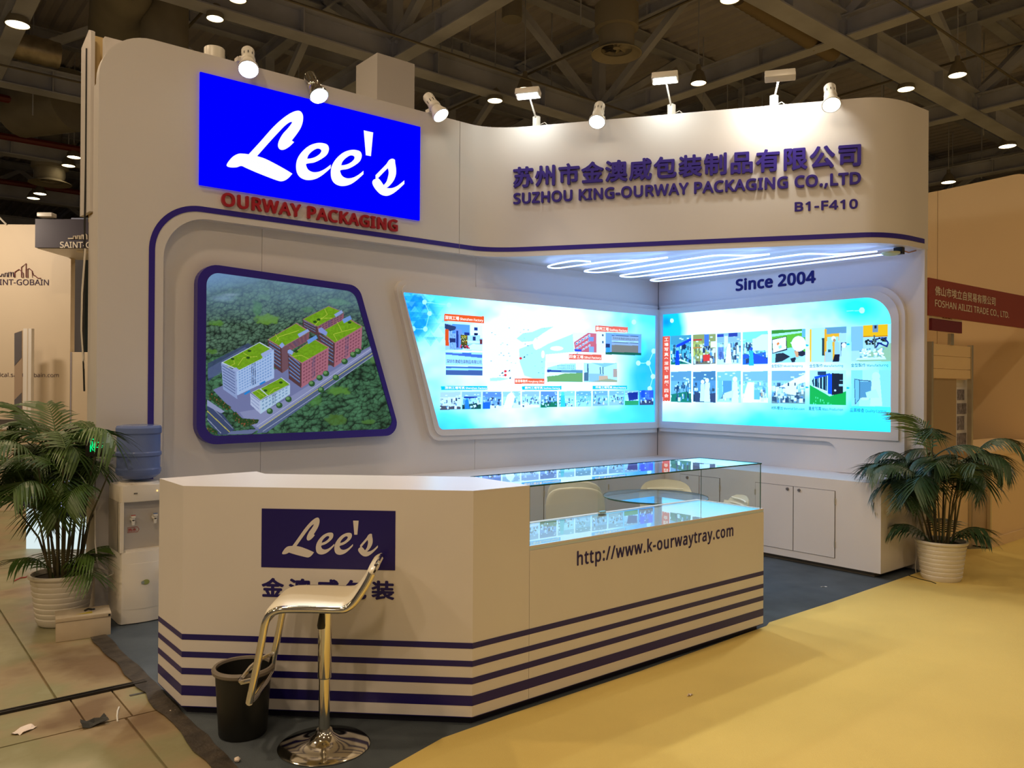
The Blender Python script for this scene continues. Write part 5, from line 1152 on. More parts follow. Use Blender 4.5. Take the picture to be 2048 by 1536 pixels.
# ================================================================== PALMS
def frond_mesh(name, L, droop, nleaf, leaf, seed, m, w=.0145):
    r = random.Random(seed); mb = MB(); pts = []; p = Vector((0, 0, 0)); el = R_(72); n = 14
    for i in range(n + 1):
        pts.append(p.copy()); p = p + Vector((math.cos(el), 0, math.sin(el))) * (L / n); el -= R_(droop) / n * (0.6 + 1.0 * i / n)
    mb.tube([tuple(q) for q in pts], [.0042 * (1 - .8*i/n) + .0008 for i in range(n + 1)], 4)
    for i in range(nleaf):
        t = .22 + .78 * (i + .5) / nleaf; k = min(n - 1, int(t * n)); f_ = t * n - k; base = pts[k].lerp(pts[k+1], f_); d = (pts[k+1] - pts[k]).normalized()
        upv = d.cross(Vector((0, 1, 0))).normalized() * -1
        ln = leaf * (.45 + 1.05 * math.sin(math.pi * min(1, (t - .16) / .95))**.8) * r.uniform(.85, 1.12)
        for s in (-1, 1):
            side = Vector((0, s, 0)); fw = .35 + .75*t; dr = (d * fw + side * (1.05 - .35*t) + upv * .28).normalized(); q = base.copy(); V = []; W_ = [.5, 1, .75, .0]
            wv = (d - dr * d.dot(dr)).normalized(); sg = r.uniform(.35, .9)
            for j in range(4):
                ww = w * W_[j] * .5
                if j < 3: V += [q + wv * ww, q - wv * ww]
                else: V += [q]
                q = q + dr * (ln / 3); dr = (dr + Vector((0, 0, -sg * .42))).normalized()
            mb.add([tuple(v) for v in V], [(0, 2, 3, 1), (2, 4, 5, 3), (4, 6, 5)])
    me_o = mb.build(name, m); me = me_o.data; bpy.data.objects.remove(me_o); return me
LEAFL = mat('palm_leaf_left', (.035, .085, .018), .42, noise=0, nscale=2.2, col2=(.10, .165, .025)); LEAFR = mat('palm_leaf_right', (.020, .055, .025), .42, nscale=2.2, col2=(.055, .10, .035))
STEM = mat('palm_stem', (.09, .075, .03), .5, noise=.4, nscale=8); DRY = mat('dry_leaf', (.13, .09, .035), .6)
PALE = mat('pale_new_leaf', (.16, .22, .055), .5)
def palm(x, y, label, leafm, seed, htop, spread, nst, k=1.0, bad=(0, 0)):
    r = random.Random(seed); t = thing('potted_palm', label, 'plant', (x, y, 0.0))
    rb, rt, h = .135*k, .187*k, .318
    def free(z_):
        while R_(bad[0]) < (z_ - R_(bad[0])) % (2*math.pi) + R_(bad[0]) < R_(bad[1]): z_ += R_(37)
        return z_
    prof = [(0, .002), (rb - .01, .002), (rb, .008)]; nr = 8
    for i in range(nr):
        z0 = .02 + (h - .05) * i / nr; z1 = .02 + (h - .05) * (i + 1) / nr; r0 = rb + (rt - .012 - rb) * z0 / h; r1 = rb + (rt - .012 - rb) * z1 / h
        prof += [(r0, z0), (r0 + .008, z0 + (z1-z0)*.35), (r1 + .006, z1 - (z1-z0)*.12), (r1, z1)]
    prof += [(rt, h - .02), (rt + .004, h - .008), (rt, h), (rt - .014, h), (rt - .02, h - .03)]
    MB().lathe(prof, x, y, 48).build('pot', CERAM, t, True, angle=50)
    MB().lathe([(0, h - .03), (rt*.6, h - .028), (rt - .018, h - .032)], x, y, 24).build('soil', SOIL, t, True)
    L5 = [frond_mesh('frond', .50*spread, 100 + 14*i, 22, .20*spread, seed*10 + i, leafm) for i in range(4)] + [frond_mesh('frond', .34, 85, 13, .16, seed*10 + 8, leafm)]
    pal = frond_mesh('frond', .42, 60, 15, .2, seed*10 + 9, PALE if seed == 2 else leafm)
    for s in range(nst):
        a = 2*math.pi*s/nst + r.uniform(-.3, .3); rr0 = r.uniform(.02, .105); z1 = (htop - .36) * r.uniform(.62, .98) ; lean = r.uniform(.04, .21) * spread
        p0 = Vector((x + rr0*math.cos(a), y + rr0*math.sin(a), h - .035)); p1 = Vector((p0.x + lean*.4*math.cos(a), p0.y + lean*.4*math.sin(a), h + (z1 - h)*.55)); p2 = Vector((p0.x + lean*math.cos(a), p0.y + lean*math.sin(a), z1))
        MB().tube([tuple(p0), tuple(p0.lerp(p1, .5) + Vector((0, 0, .0))), tuple(p1), tuple(p1.lerp(p2, .5)), tuple(p2)], [.0075, .0070, .006, .005, .0042], 6).build('stem', STEM, t)
        nf = 3 if s % 2 else 2
        for q in range(nf):
            az = free(a + r.uniform(-1.1, 1.1) + q * 2.3); zz = p2 if q == 0 else p1.lerp(p2, r.uniform(.55, .95))
            fo = bpy.data.objects.new('frond', L5[r.randrange(4)]); COL.objects.link(fo); fo.parent = t; fo.location = Vector(zz) - Vector((x, y, 0)); fo.rotation_euler = (r.uniform(-.12, .12), r.uniform(-.1, .35) + (.25 if q else 0), az); sc_ = r.uniform(.8, 1.08); fo.scale = (sc_, sc_, sc_)
    for s in range(6):
        a = r.uniform(0, 6.28); fo = bpy.data.objects.new('frond', L5[4]); COL.objects.link(fo); fo.parent = t; rr0 = r.uniform(.03, .11); fo.location = (rr0*math.cos(a), rr0*math.sin(a), h - .03); fo.rotation_euler = (0, r.uniform(0, .5), a)
    for s in range(2):
        a = R_(100 + 60*s); fo = bpy.data.objects.new('frond', pal); COL.objects.link(fo); fo.parent = t; fo.location = (.1*math.cos(a), .1*math.sin(a), htop - .48); fo.rotation_euler = (0, -.25, a)
    return t
palm(1.015, 5.66, 'potted areca palm in a ribbed white pot left of the water cooler', LEAFL, 1, 1.50, .97, 17, bad=(-55, 88))
palm(6.600, 2.69, 'potted areca palm in a ribbed white pot at the right end of the stand', LEAFR, 2, 1.42, .92, 16, bad=(15, 110))
# ================================================================== HALL: HIGH LAMPS, DUCTS, FANS
def highbay(x, y, z=9.0, r=.19):
    t = thing('high_bay_lamp', 'x', 'lamp', (x, y, z)); 
    MB().lathe([(0, z + .42), (.05, z + .42), (.06, z + .30), (.12, z + .24), (r, z + .06), (r + .01, z), (r - .01, z)], x, y, 24).build('shade', mat('lamp_shade_steel', (.35, .32, .26), .4, .5) if 'lamp_shade_steel' not in bpy.data.materials else bpy.data.materials['lamp_shade_steel'], t, True)
    MB().lathe([(0, z - .015), (r*.6, z - .01), (r - .012, z + .008)], x, y, 24).build('lens', WARMLENS, t, True)
    MB().tube([(x, y, z + .42), (x, y, 11.5)], .012, 5).build('rod', STEEL, t)
    return t
vis = [((35,50),'glowing high bay lamp at the far left under the roof', .23),((430,38),'glowing high bay lamp above the left spotlight',.17),((475,0),'glowing high bay lamp cut by the top edge over the left fascia',.17),
 ((148,315),'upper one of two close lamps left of the fascia edge',.21),((137,332),'lower one of two close lamps left of the fascia edge',.21),((80,388),'upper one of the two lowest lamps at far left',.23),((67,397),'lower one of the two lowest lamps at far left',.23),
 ((990,202),'glowing high bay lamp left of the first arm floodlight',.2),((1050,180),'glowing high bay lamp just behind the first arm floodlight',.2),((1397,167),'glowing high bay lamp between the middle and right floodlights',.19),
 ((1460,0),'glowing high bay lamp cut by the top edge right of centre',.19),((1915,151),'glowing high bay lamp upper right beside the diagonal roof beam',.20),((1812,179),'glowing high bay lamp below the diagonal roof beam',.20),
 ((2015,293),'glowing high bay lamp at the right edge of the picture',.24),((1897,365),'glowing high bay lamp just above the beige wall at right',.24)]
POS = []
for (u, v), lb, r_ in vis:
    zb = 8.35; q = gz(u, v, zb); t = highbay(q[0], q[1], zb, r_ * .93); t['label'] = lb + ', warm white'; t['group'] = 'high bay lamps under the roof'; POS.append((q[0], q[1]))
    if 0 < q[1] < 21 and q[0] < 21: lamp('SPOT', (q[0], q[1], zb - .06), (q[0], q[1], 0), HALL_W, HALL_C, .2, 150, .4, t)
for x in (-9, -1.8, 5.6, 13.0, 20.3):      # the rest of the lamp grid, behind and beside the camera
    for y in (-8, -2.5, 3.0, 8.0) if x != 13.0 else (-8, -2.5, 3.0):
        if (x, y) == (20.3, 8.0): continue
        t = highbay(x, y, 9.0, .19); t['label'] = 'extra high bay lamp added outside the frame for more light'; t['group'] = 'unseen high bay lamps'
        lamp('SPOT', (x, y, 8.95), (x, y, 0), HALL_W * (2.4 if x < 0 else 1.5 if x > 20 else .38), HALL_C, .2, 150, .4, t)
for x, y in ((-1.8, 13), (-1.8, 18), (-9, 13), (26, 3), (26, -2.5), (9.3, 5.6)):  # unseen extra lamps added to brighten the surroundings
    t = highbay(x, y, 9.0, .19); t['label'] = 'extra high bay lamp added outside the frame for more light'; t['group'] = 'unseen high bay lamps'
    lamp('SPOT', (x, y, 8.95), (x, y, 0), HALL_W * (1.7 if x < 0 else 1.1), HALL_C, .2, 150, .4, t)
def fan(u, v, z, r, label):
    q = gz(u, v, z); x, y = q[0], q[1]; t = thing('roof_fan', label, 'fan', (x, y, z), 'roof fans')
    MB().lathe([(r*.62, z + .05), (r*.66, z - .02), (r*.98, z - .10), (r, z - .12), (r*.96, z - .125), (r*.62, z - .04)], x, y, 32).build('flared_ring', FANW, t, True)
    MB().lathe([(r*.66, z), (r*.70, z + .05), (r*.70, z + .34), (r*.86, z + .36), (r*.86, z + .80), (r*.5, z + .82)], x, y, 32).build('drum', FANW, t, True)
    MB().lathe([(0, z - .02), (r*.14, z - .01), (r*.15, z + .1), (0, z + .1)], x, y, 16).build('hub', FANW, t, True)
    for k in range(9):
        a = k*2*math.pi/9; c, s = math.cos(a), math.sin(a)
        MB().add([(x + c*r*.14, y + s*r*.14, z), (x + c*r*.64 - s*.05, y + s*r*.64 + c*.05, z), (x + c*r*.64 + s*.06, y + s*r*.64 - c*.06, z + .08), (x + c*r*.14 + s*.03, y + s*r*.14 - c*.03, z + .06)], [(0,1,2,3)]).build('blade', FANW, t)
    MB().lathe([(r*.55, z + .8), (r*.55, 11.4)], x, y, 24).build('duct', DUCT, t, True)
fan(1233, 96, 8.0, .62 * .78, 'white ducted roof fan hanging above the middle floodlights')
fan(100, 360, 8.0, .62, 'white ducted roof fan far off at the left edge')
def duct(name, label, pts, r, m, ribs=0, cat='duct'):
    t = thing(name, label, cat, pts[0]); P = [Vector(p) for p in pts]
    if ribs:
        Q = []; rr_ = []
        for i in range(len(P)-1):
            n = max(2, int((P[i+1]-P[i]).length / ribs))
            for k in range(n): Q.append(P[i].lerp(P[i+1], k/n)); rr_.append(r * (1 + (.07 if k % 2 else -.0)))
        Q.append(P[-1]); rr_.append(r); MB().tube([tuple(q) for q in Q], rr_, 18).build('hose', m, t, True, angle=80)
    else: MB().tube([tuple(q) for q in P], r, 24).build('pipe', m, t, True, angle=40)
    return t
d_ = duct('round_duct', 'large dark round duct above the left end of the fascia', [tuple(gz(250, -60, 9.2)), tuple(gz(232, 70, 9.2))], .55, DUCT)
d_ = duct('round_duct', 'large dark round duct at far left under the roof', [tuple(gz(150, 200, 9.0) ), tuple(gz(40, 215, 9.0))], .8, DUCT)
duct('foil_duct', 'silvery ribbed foil duct at the upper left', [tuple(gz(-80, 62, 8.8)), tuple(gz(118, 112, 8.8))], .28, FOIL, .12)
q0 = gz(1478, -10, 8.7); q1 = gz(1665, 105, 8.7); q2 = gz(1735, 140, 8.7)
duct('ribbed_hose', 'tan ribbed hose running beside the diagonal roof beam', [tuple(q0), tuple(q1)], .19, mat('tan_hose', (.24, .19, .13), .6), .09)
q0 = gz(330, 30, 9); duct('square_drop_duct', 'dark drop duct behind the left spotlight', [(q0[0], q0[1], 11.4), (q0[0], q0[1], 8.6), (q0[0], q0[1], 8.2)], .45, DUCT)
q0 = gz(1024, 30, 9.5); duct('drop_pipe', 'grey round drop pipe above the first floodlight', [(q0[0], q0[1], 11.4), (q0[0], q0[1], 9.4)], .22, DUCT)

# hall column clad in white behind the fascia
cq = pY(755, 103, 7.5)
co = thing('clad_column', 'white square clad column standing behind the fascia', 'column', (4.285, 7.5, 0))
MB().box(4.285, 7.5, 0, 4.755, 7.965, 5.06).build('cladding', BEIGE if False else WHITE, co)

# ================================================================== NEIGHBOURS ON THE RIGHT
bw = thing('exhibition_wall', 'tall beige exhibition wall beyond the right palm', 'wall', (9.8, 5, 0))
wp = rpoly([(3.02, .0), (3.02, HT), (9.5, HT), (9.5, 0)], [0, .22, 0, 0], 8)
wp2 = rpoly([(3.02, .0), (3.02, HT + .06), (4.05, HT + .02), (4.05, 0)], [0, .22, 0, 0], 8)
MB().prism(wp2, FB(9.8), -.08, 0).build('panel', BEIGER, bw)
MB().prism([(4.055, 0), (4.055, HT + .02), (9.5, HT - .05), (9.5, 0)], FB(9.8), -.08, 0).build('panel', BEIGER, bw)
fs = thing('fascia_board', 'dark red fascia board with white company lettering at the right edge', 'sign', (8.0, 2.95, 2.1))
MB().prism([(6.968, 2.125), (6.968, 2.440), (10.4, 2.462), (10.4, 2.13)], FA(2.95), -.03, 0).build('board', mat('red_brown_board', (.30, .045, .025), .45), fs)
TWH = mat('white_vinyl', (.85, .76, .62), .4)
lettering('letters', '佛山市埃立自贸易有限公司', FA(2.95), 7.083, 2.300, 1.33, .082, TWH, fs, 0, .002, .012, pieces=True)
lettering('letters', 'FOSHAN AILIZI TRADE CO., LTD.', FA(2.95), 7.084, 2.195, 1.676, .070, TWH, fs, 0, .002, .008, pieces=True)
sb = thing('stand_number_board', 'short maroon board with a white strip below the dark red fascia board', 'sign', (7.5, 3.0, 2.0))
MB().box(7.08, 2.97, 2.005, 7.70, 2.995, 2.106).build('maroon_board', mat('maroon_board', (.16, .012, .025), .45), sb)
MB().box(7.08, 2.97, 2.107, 7.70, 2.995, 2.150).build('white_strip', TWH, sb)
mk = MB(); mk.tube([(7.30 + .03*k, 2.968, 2.122 + (.012 if k % 2 else 0)) for k in range(6)], .003, 4); mk.tube([(7.28, 2.968, 2.119), (7.48, 2.968, 2.119)], .003, 4); mk.build('small_emblem', mat('emblem_red', (.3, .08, .06), .5), sb)
def shell_frame():
    t = thing('aluminium_frame_stand', 'narrow aluminium frame stand with slatted head behind the right palm', 'display stand', (7.7, 3.06, 0))
    for x in (7.24, 8.10): MB().box(x - .018, 3.03, 0.011, x + .018, 3.07, 1.915).build('upright', ALU, t)
    MB().box(7.06, 3.03, .011, 7.10, 3.07, 2.0).build('upright', ALU, t); MB().box(7.62, 3.03, 1.9, 7.68, 3.06, 2.004).build('upright', ALU, t)
    for z0, z1 in ((1.80, 1.90), (1.685, 1.795), (1.60, 1.68)): MB().box(7.262, 3.04, z0, 8.08, 3.06, z1).build('slat', BEIGER, t)
    MB().box(7.262, 3.055, .80, 7.80, 3.065, 1.595).build('panel', mat('brown_panel', (.42, .30, .17), .5), t)
    MB().box(7.262, 3.055, .03, 8.08, 3.065, .62).build('panel', BEIGER, t)
    MB().box(7.262, 3.05, .62, 8.08, 3.30, .65).build('shelf', BEIGER, t)
    MB().box(7.262, 3.05, .76, 8.08, 3.07, .80).build('rail', ALU, t)
shell_frame()
po = thing('poster', 'narrow white poster with small photos in the frame stand', 'poster', (8.0, 3.2, 1.3))
MB().box(7.90, 3.10, .92, 8.17, 3.11, 1.59).build('sheet', mat('poster_paper', (.72, .70, .72), .5), po)
for k, (z0, z1) in enumerate(((1.40, 1.50), (1.27, 1.37), (1.12, 1.25), (.97, 1.09))):
    MB().box(7.93, 3.097, z0, 8.09 + .05*(k % 2), 3.099, z1).build('photo', mat('poster_photo', (.22, .20, .24), .5, noise=.6, nscale=30), po)
lw = thing('low_counter', 'low beige counter with a ledge at the right edge', 'counter', (9.5, 3.0, 0))
MB().box(8.27, 2.935, .011, 9.7, 3.2, .87).build('front', BEIGER, lw); MB().prism([(8.27, .87), (8.27, .905), (8.80, .965), (9.7, .965), (9.7, .87)], FA(2.925), -.5, 0).build('ledge', BEIGER, lw)
MB().box(8.26, 2.915, .011, 9.7, 2.934, .10).build('skirting', BEIGER, lw); MB().box(8.235, 2.92, .011, 8.268, 2.95, .88).build('post', ALU, lw)
MB().box(7.75, 3.35, .0, 8.24, 3.37, .85).build('side', BEIGER, lw)
lw2 = thing('partition', 'plain beige partition filling the gap behind the frame stand', 'wall', (8, 4.6, 0))
MB().box(6.95, 4.4, 0, 9.7, 4.45, 3.0).build('panel', BEIGER, lw2)

# ================================================================== NEIGHBOUR ON THE LEFT
RH3 = RH; 
def FC(d):  # frame facing the camera's direction at depth d: a across, b height
    o = FH * d
    return lambda a, b, c: (o[0] + RH[0]*a - FH[0]*c, o[1] + RH[1]*a - FH[1]*c, b)
def lc(u, v, d): q = cp(u, v, d); return float((q - FH*d) @ RH), float(q[2])
D = 10.3; FD = FC(D)
sgw = thing('exhibition_wall', 'tall cream wall with a dark skyline emblem at the left edge', 'wall', tuple(FH*D + RH*-6.4))
a0, _ = lc(-150, 500, D); a1, _ = lc(142, 500, D); zt = lc(40, 449, D)[1]
MB().fbox(FD, a0, 0, -.1, a1, zt, 0).build('panel', BEIGE, sgw)
INKM = mat('dark_plum_ink', (.035, .012, .045), .5); REDI = mat('dark_red_ink', (.16, .02, .02), .5)
def lt(body, u0, v0, u1, v1, d, fr, m, par, bold=.01, c0=.004): # v0 baseline, v1 top
    p = lc(u0, v0, d); q = lc(u1, v1, d); lettering('letters', body, fr, p[0], p[1], q[0] - p[0], q[1] - p[1], m, par, 0, c0, bold, pieces=True)
lt('SAINT-GOBAIN', -21, 570, 98, 559, D, FD, INKM, sgw); lt('medical.saint-gobain.com', -25, 756, 118, 746, D, FD, INKM, sgw, 0)
def path(pts, d, fr, m, par, r=.006, off=(0, 0), sc=1):
    P = []
    for u, v in pts:
        a, b = lc(off[0] + u*sc, off[1] + v*sc, d); P.append(fr(a, b, .01))
    MB().tube(P, r, 5).build('emblem_line', m, par)
z4 = 1/3.657
path([(0,558),(14,556),(16,542),(27,542),(28,560),(38,560),(40,535),(54,533),(56,562),(64,562),(66,530),(80,528),(84,562),(86,530),(100,530),(104,564),(112,564)], D, FD, INKM, sgw, .006, (0, 400), z4)
path([(112,564),(112,528),(143,508),(172,535),(174,567),(160,566),(160,492),(194,465),(193,566),(206,568),(206,505),(216,502),(238,520),(240,570),(238,520),(248,552),(256,552),(278,572),(302,573)], D, FD, REDI, sgw, .006, (0, 400), z4)
hd = thing('header_box', 'dark plum header box with white lettering and skyline emblem beside the fascia edge', 'sign', tuple(FH*9.6 + RH*-5.8))
PLUM = mat('dark_plum_board', (.028, .018, .035), .5); FHd = FC(9.6)
a0, z0 = lc(70, 495, 9.6); a1, z1 = lc(260, 439, 9.6)
mb = MB(); mb.fbox(FHd, a0, z0, -.9, a1, z1, 0); mb.build('box', PLUM, hd)
MB().fbox(FHd, a0 + .02, z0 - .01, -.88, a1, z0 - .001, -.02).build('soffit', WHITE, hd)
lt('SAINT-GOBAIN', 120, 496, 234, 484, 9.6, FHd, TWH, hd, .02)
path([(502,283),(540,283),(541,265),(556,265),(558,286),(568,286),(570,262),(584,262),(586,288),(596,288),(598,262),(604,256),(612,262),(614,290),(616,258),(630,250),(638,258),(640,290)], 9.6, FHd, TWH, hd, .009, (0, 400), z4)
MB().lathe([(0, 0), (.09, 0), (.09, -.01), (0, -.012)], 0, 0, 16, lambda x, y, z: (FHd(lc(151, 505, 9.6)[0], 0, -.2)[0] + x, FHd(lc(151, 505, 9.6)[0], 0, -.2)[1] + y, z0 - .011 + z)).build('downlight', TWH, hd)
bp2 = thing('blue_panel', 'slate blue upright panel between the cream wall and the fascia edge', 'panel', tuple(FH*10.9 + RH*-6))
F11 = FC(10.9); a0, z0 = lc(140, 706, 10.9); a1, z1 = lc(200, 480, 10.9)
MB().fbox(F11, a0, 0, -.05, a1, z1 + .3, 0).build('panel', mat('slate_blue', (.26, .30, .44), .5), bp2)
MB().fbox(F11, lc(168, 700, 10.9)[0], z0, .001, a1, z1 + .3, .02).build('dark_edge', mat('teal_dark', (.015, .035, .05), .5), bp2)
wc2 = thing('white_cupboard', 'white cupboard below the slate blue panel at left', 'cupboard', tuple(FH*10.3 + RH*-5.6))
a0, z0 = lc(143, 704, D); MB().fbox(FD, a0, 0, -.4, a0 + .6, z0, -.01).build('body', BEIGE, wc2)
MB().fbox(FD, a0 - .012, 0, -.01, a0 + .0, z0, .0).build('edge', mat('grey_lilac_edge', (.4, .38, .45), .5), wc2)
dr = thing('doorway_post', 'white upright door jamb standing in front of the cream wall', 'post', tuple(FH*9.9 + RH*-6))
F99 = FC(9.9); a0, z0 = lc(45, 858, 9.9); a1, z1 = lc(63, 657, 9.9); MB().fbox(F99, a0, 0, -.06, a1, z1, 0).build('post', mat('bright_white_post', (.85, .80, .74), .4), dr)
MB().fbox(F99, a0 + .05, .0, .001, a0 + .06, z1, .004).build('groove', BEIGE, dr)
ps = thing('banner', 'narrow grey and tan banner beside the white door jamb', 'banner', tuple(FH*9.95 + RH*-6.1))
F995 = FC(9.95); q = [lc(29, 666, 9.95), lc(44, 661, 9.95), lc(44, 900, 9.95), lc(28, 900, 9.95)]
MB().prism(q, F995, -.01, 0).build('sheet', mat('tan_banner', (.42, .31, .22), .5), ps)
MB().prism([lc(29, 667, 9.95), lc(43.5, 662, 9.95), lc(43.5, 715, 9.95), lc(29, 732, 9.95)], F995, .001, .003).build('grey_band', mat('banner_grey', (.13, .12, .13), .5), ps)
MB().prism([lc(29, 800, 9.95), lc(43.5, 785, 9.95), lc(43.5, 856, 9.95), lc(29, 856, 9.95)], F995, .001, .003).build('grey_band', bpy.data.materials['banner_grey'], ps)
ct = thing('white_counter', 'white counter behind the left palm at the picture edge', 'counter', tuple(FH*9.4 + RH*-6))
F94 = FC(9.4); a0, z0 = lc(-90, 858, 9.4); a1, _ = lc(62, 858, 9.4); MB().fbox(F94, a0, 0.0, -.4, a1, z0, 0).build('body', BEIGE, ct); MB().fbox(F94, a0, z0, -.45, a1 + .03, z0 + .03, .04).build('top', mat('bright_counter_top', (.85, .8, .74), .4), ct)
MB().fbox(F94, a0, z0 + .031, -.2, a1 - .1, z0 + .11, -.1).build('backboard', mat('dark_backboard', (.08, .07, .06), .5), ct)
fl2 = thing('arm_floodlight', 'white floodlight head on top of the plum header box', 'floodlight', tuple(FHd(lc(97, 435, 9.6)[0], lc(97, 435, 9.6)[1], 0)))
a, b = lc(97, 436, 9.6); MB().fbox(FHd, a - .09, b, -.02, a + .09, b + .05, .09).build('housing', WPLAST, fl2, bevel=.01)
fl3 = thing('arm_floodlight', 'thin white arm lamp on top of the cream wall at the left edge', 'floodlight', tuple(FD(lc(8, 440, D)[0], lc(8, 440, D)[1], 0)))
a, b = lc(2, 425, D); a2, b2 = lc(14, 449, D); MB().tube([FD(a, b, .2), FD(a2, b2, .02)], .012, 6).build('arm', WPLAST, fl3); MB().fbox(FD, a - .06, b - .03, .15, a + .05, b + .04, .28).build('housing', WPLAST, fl3, bevel=.01)
lamp('AREA', FD(a, b - .05, 1.7), FD(a - .1, b - 1.6, 0), 30, (1, .82, .64), .3, parent=fl3, size_y=.12)  # light added well out from the lamp head to spread evenly over the wall
# lit plinth seen through the left palm
D7 = 7.2; F7 = FC(D7); lp_ = thing('lit_plinth', 'navy counter with a glowing white base behind the left palm', 'plinth', tuple(FH*D7 + RH*-4.2))
a0, z0 = lc(40, 1010, D7); a1, z1 = lc(172, 948, D7)
MB().prism([(a0, z0), (a0 + .02, z1), (a1, z1 + .03), (a1, .30), (a1 - .25, .30)], F7, -.4, 0).build('navy_front', mat('plinth_navy', (.03, .03, .14), .4), lp_)
MB().prism([(a0 + .04, 0.002), (a0 + .04, z0 - .02), (a1 - .26, .29), (a1 - .02, .29), (a1 - .02, .002)], F7, -.38, -.03).build('glowing_base', emat('plinth_glow', (.80, .95, .96), .9), lp_)
MB().fbox(F7, a0 + .25, .36, .001, a0 + .5, z1 - .01, .004).build('lilac_strip', emat('lilac_glow', (.55, .55, 1.0), 1.0), lp_)
# fallen exit sign hanging from the fascia's side
ex = thing('exit_sign', 'small dark box with glowing green exit pictogram hanging by the left fascia edge', 'exit sign', (1.17, 5.62, 1.05))
FE0 = FL((1.045, 5.50), (RH[0], RH[1])); FE = lambda a, b, c: FE0(a + .068, b + .062, c)
MB().fbox(FE, .0, .99, -.03, .125, 1.115, 0).build('case', BLACKP, ex, bevel=.003)
GR = emat('exit_green', (.0, .85, .22), 1.3)
g = MB(); 
for (x0, z0, x1, z1) in ((.03,1.02,.036,1.10),(.03,1.094,.062,1.10),(.056,1.02,.062,1.10),(.07,1.075,.11,1.081),(.07,1.045,.105,1.05),(.08,1.055,.11,1.06)): g.fbox(FE, x0, z0, .001, x1, z1, .002)
g.tube([FE(.042, 1.085, .002), FE(.046, 1.065, .002), FE(.040, 1.045, .002), FE(.050, 1.028, .002)], .0028, 5); g.tube([FE(.046, 1.065, .002), FE(.053, 1.045, .002)], .0025, 5); g.build('pictogram', GR, ex)
# cables
CW = mat('white_cable', (.70, .66, .60), .45)
tag(MB().tube([(1.19, 5.75, 1.0), (1.185, 5.60, .75), (1.17, 5.52, .50), (1.175, 5.46, .36), (1.21, 5.42, .30), (1.255, 5.44, .31), (1.266, 5.5, .33)], .0045, 6).build('power_cable', CW), 'white power cable looping into the water cooler', 'cable')
r = random.Random(8)
for k, lb in enumerate(('tangled white wire at the cabinet end, longest strand', 'tangled white wire beside the cabinet end, looped strand', 'short white wire end by the right cabinet corner')):
    pts = [(6.76 - .015*k, 2.93 - .01*k, .42 - .06*k)]
    for j in range(7): p = pts[-1]; pts.append((p[0] + r.uniform(-.03, .03), p[1] + r.uniform(-.012, .010) - (.012 if j > 4 else 0), max(.016, p[2] - .062 + .01*k)))
    tag(MB().tube(pts, .004, 5).build('loose_wire', CW), lb, 'wire', 'loose wires at the cabinet end')
tag(MB().tube([(1.185, 5.95, 3.75), (1.185, 5.945, 3.0), (1.180, 5.94, 2.6), (1.178, 5.92, 2.2), (1.168, 5.90, 1.95), (1.170, 5.9, 1.7), (1.178, 5.9, 1.45)], .006, 6).build('hanging_cable', BLACKP), 'dark cable running down the left edge of the fascia wall', 'cable')
tag(MB().tube([(1.178, 5.905, 2.4), (1.160, 5.90, 2.1), (1.158, 5.9, 1.85), (1.175, 5.9, 1.6)], .006, 6).build('hanging_cable', CW), 'pale cable bowed out from the left edge of the fascia wall', 'cable')
# floor litter
PAP = mat('paper_scrap', (.80, .68, .58), .6)
def scrap(name, u, v, w, d, z, label, m, cat='litter', seed=1, rz=0, h=.012):
    q = gz(u, v, z); r = random.Random(seed); mb = MB(); n = 5; V = []
    for j in range(n):
        for i in range(n):
            x = (i/(n-1) - .5)*w + r.uniform(-.1, .1)*w/2; y = (j/(n-1) - .5)*d + r.uniform(-.1, .1)*d/2; zz = z + .001 + h*r.random()*(1 if (i in (0, n-1) or j in (0, n-1)) else .7)
            c, s = math.cos(rz), math.sin(rz); V.append((q[0] + x*c - y*s, q[1] + x*s + y*c, zz))
    F = [(j*n+i, j*n+i+1, (j+1)*n+i+1, (j+1)*n+i) for j in range(n-1) for i in range(n-1)]
    m_ = len(V); V += [(a, b, max(z + .0005, c - .001)) for a, b, c in V]; F += [tuple(reversed([k + m_ for k in f])) for f in F]
    tag(mb.add(V, F).build(name, m), label, cat)
scrap('paper_scrap', 48, 1462, .09, .05, 0, 'pale torn paper scrap on the concrete at the lower left', PAP, seed=2, rz=.6)
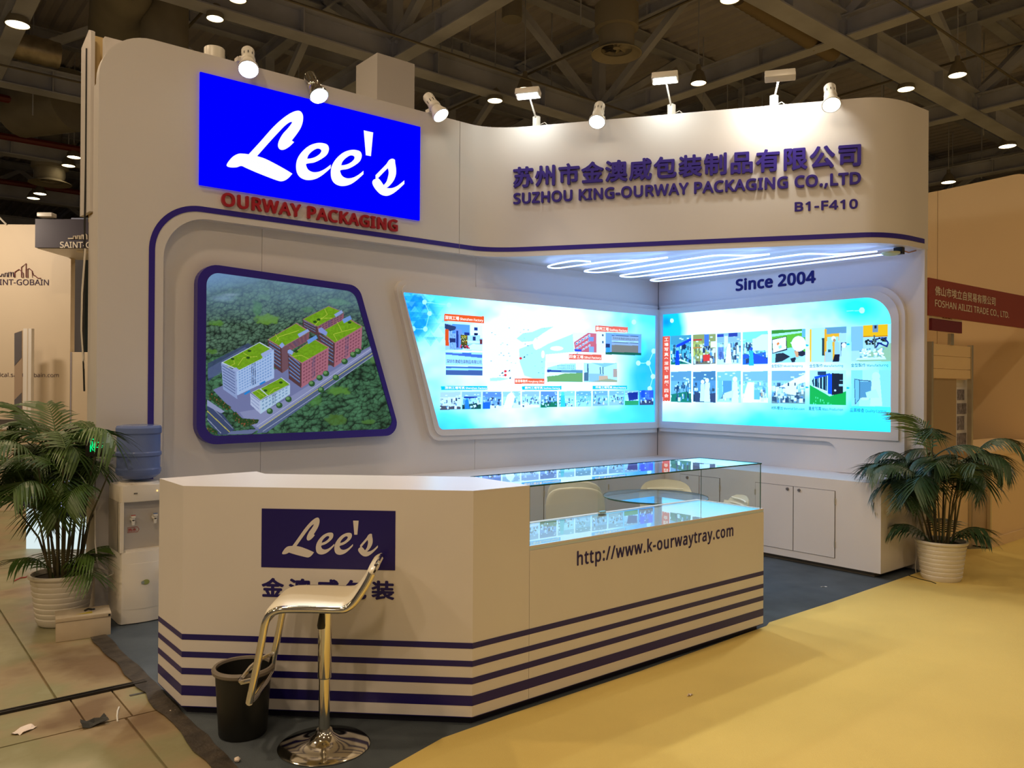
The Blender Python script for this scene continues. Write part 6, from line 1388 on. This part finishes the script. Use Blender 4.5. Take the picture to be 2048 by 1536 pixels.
scrap('dark_rag', 188, 1449, .10, .07, 0, 'dark crumpled rag on the concrete slabs at lower left', mat('dark_rag', (.03, .028, .02), .8), seed=3, h=.03)
scrap('paper_scrap', 1380, 1391, .035, .016, .011, 'small folded paper scrap on the yellow carpet', PAP, seed=4, rz=.3)
scrap('paper_scrap', 1648, 1174, .05, .012, .006, 'tiny white paper scrap on the grey carpet by the cabinet', mat('white_scrap', (.9, .9, .9), .5), seed=5, rz=-.5, h=.004)
scrap('paper_scrap', 345, 1425, .022, .010, 0, 'tiny pale paper scrap beside the dark carpet tape', PAP, seed=7, rz=-.6)
scrap('tape_piece', 285, 1386, .11, .02, 0, 'short dark tape piece on the concrete beside the carpet tape', mat('grey_tape', (.06, .055, .045), .5), seed=9, rz=0, h=.002)
q = gz(474, 1524, .006); pw = MB(); bmq = bmesh.new(); bmesh.ops.create_icosphere(bmq, subdivisions=2, radius=.013); r = random.Random(2)
pw.add([(q[0] + v.co.x*r.uniform(.7, 1.15), q[1] + v.co.y*r.uniform(.7, 1.15), .017 + v.co.z*r.uniform(.6, .9)) for v in bmq.verts], [tuple(v.index for v in f.verts) for f in bmq.faces]); bmq.free()
tag(pw.build('paper_ball', PAP), 'crumpled paper ball on the grey carpet by the bottom edge', 'litter')
P_ = [tuple(gz(u, v, .004)) for u, v in ((235, 1443), (234, 1432), (235, 1422), (238, 1414))]
tag(MB().tube(P_, .0035, 5).build('cable_tie', mat('tie_white', (.8, .78, .7), .4)), 'thin white plastic strip lying on the concrete slabs', 'litter')
P_ = [tuple(gz(u, v, .003)) for u, v in ((28, 1162), (40, 1156), (50, 1155), (64, 1147))]
tag(MB().tube(P_, .006, 5).build('red_cord', mat('red_cord', (.45, .05, .05), .5)), 'short red cord on the concrete left of the palm pot', 'cord')
P_ = [tuple(gz(u, v, .014)) for u, v in ((1818, 1151), (1840, 1158), (1862, 1163), (1872, 1167))]
tag(MB().tube(P_, .003, 5).build('thin_black_cable', BLACKP), 'thin black cable running under the right palm pot', 'cable')
clean_tmp()
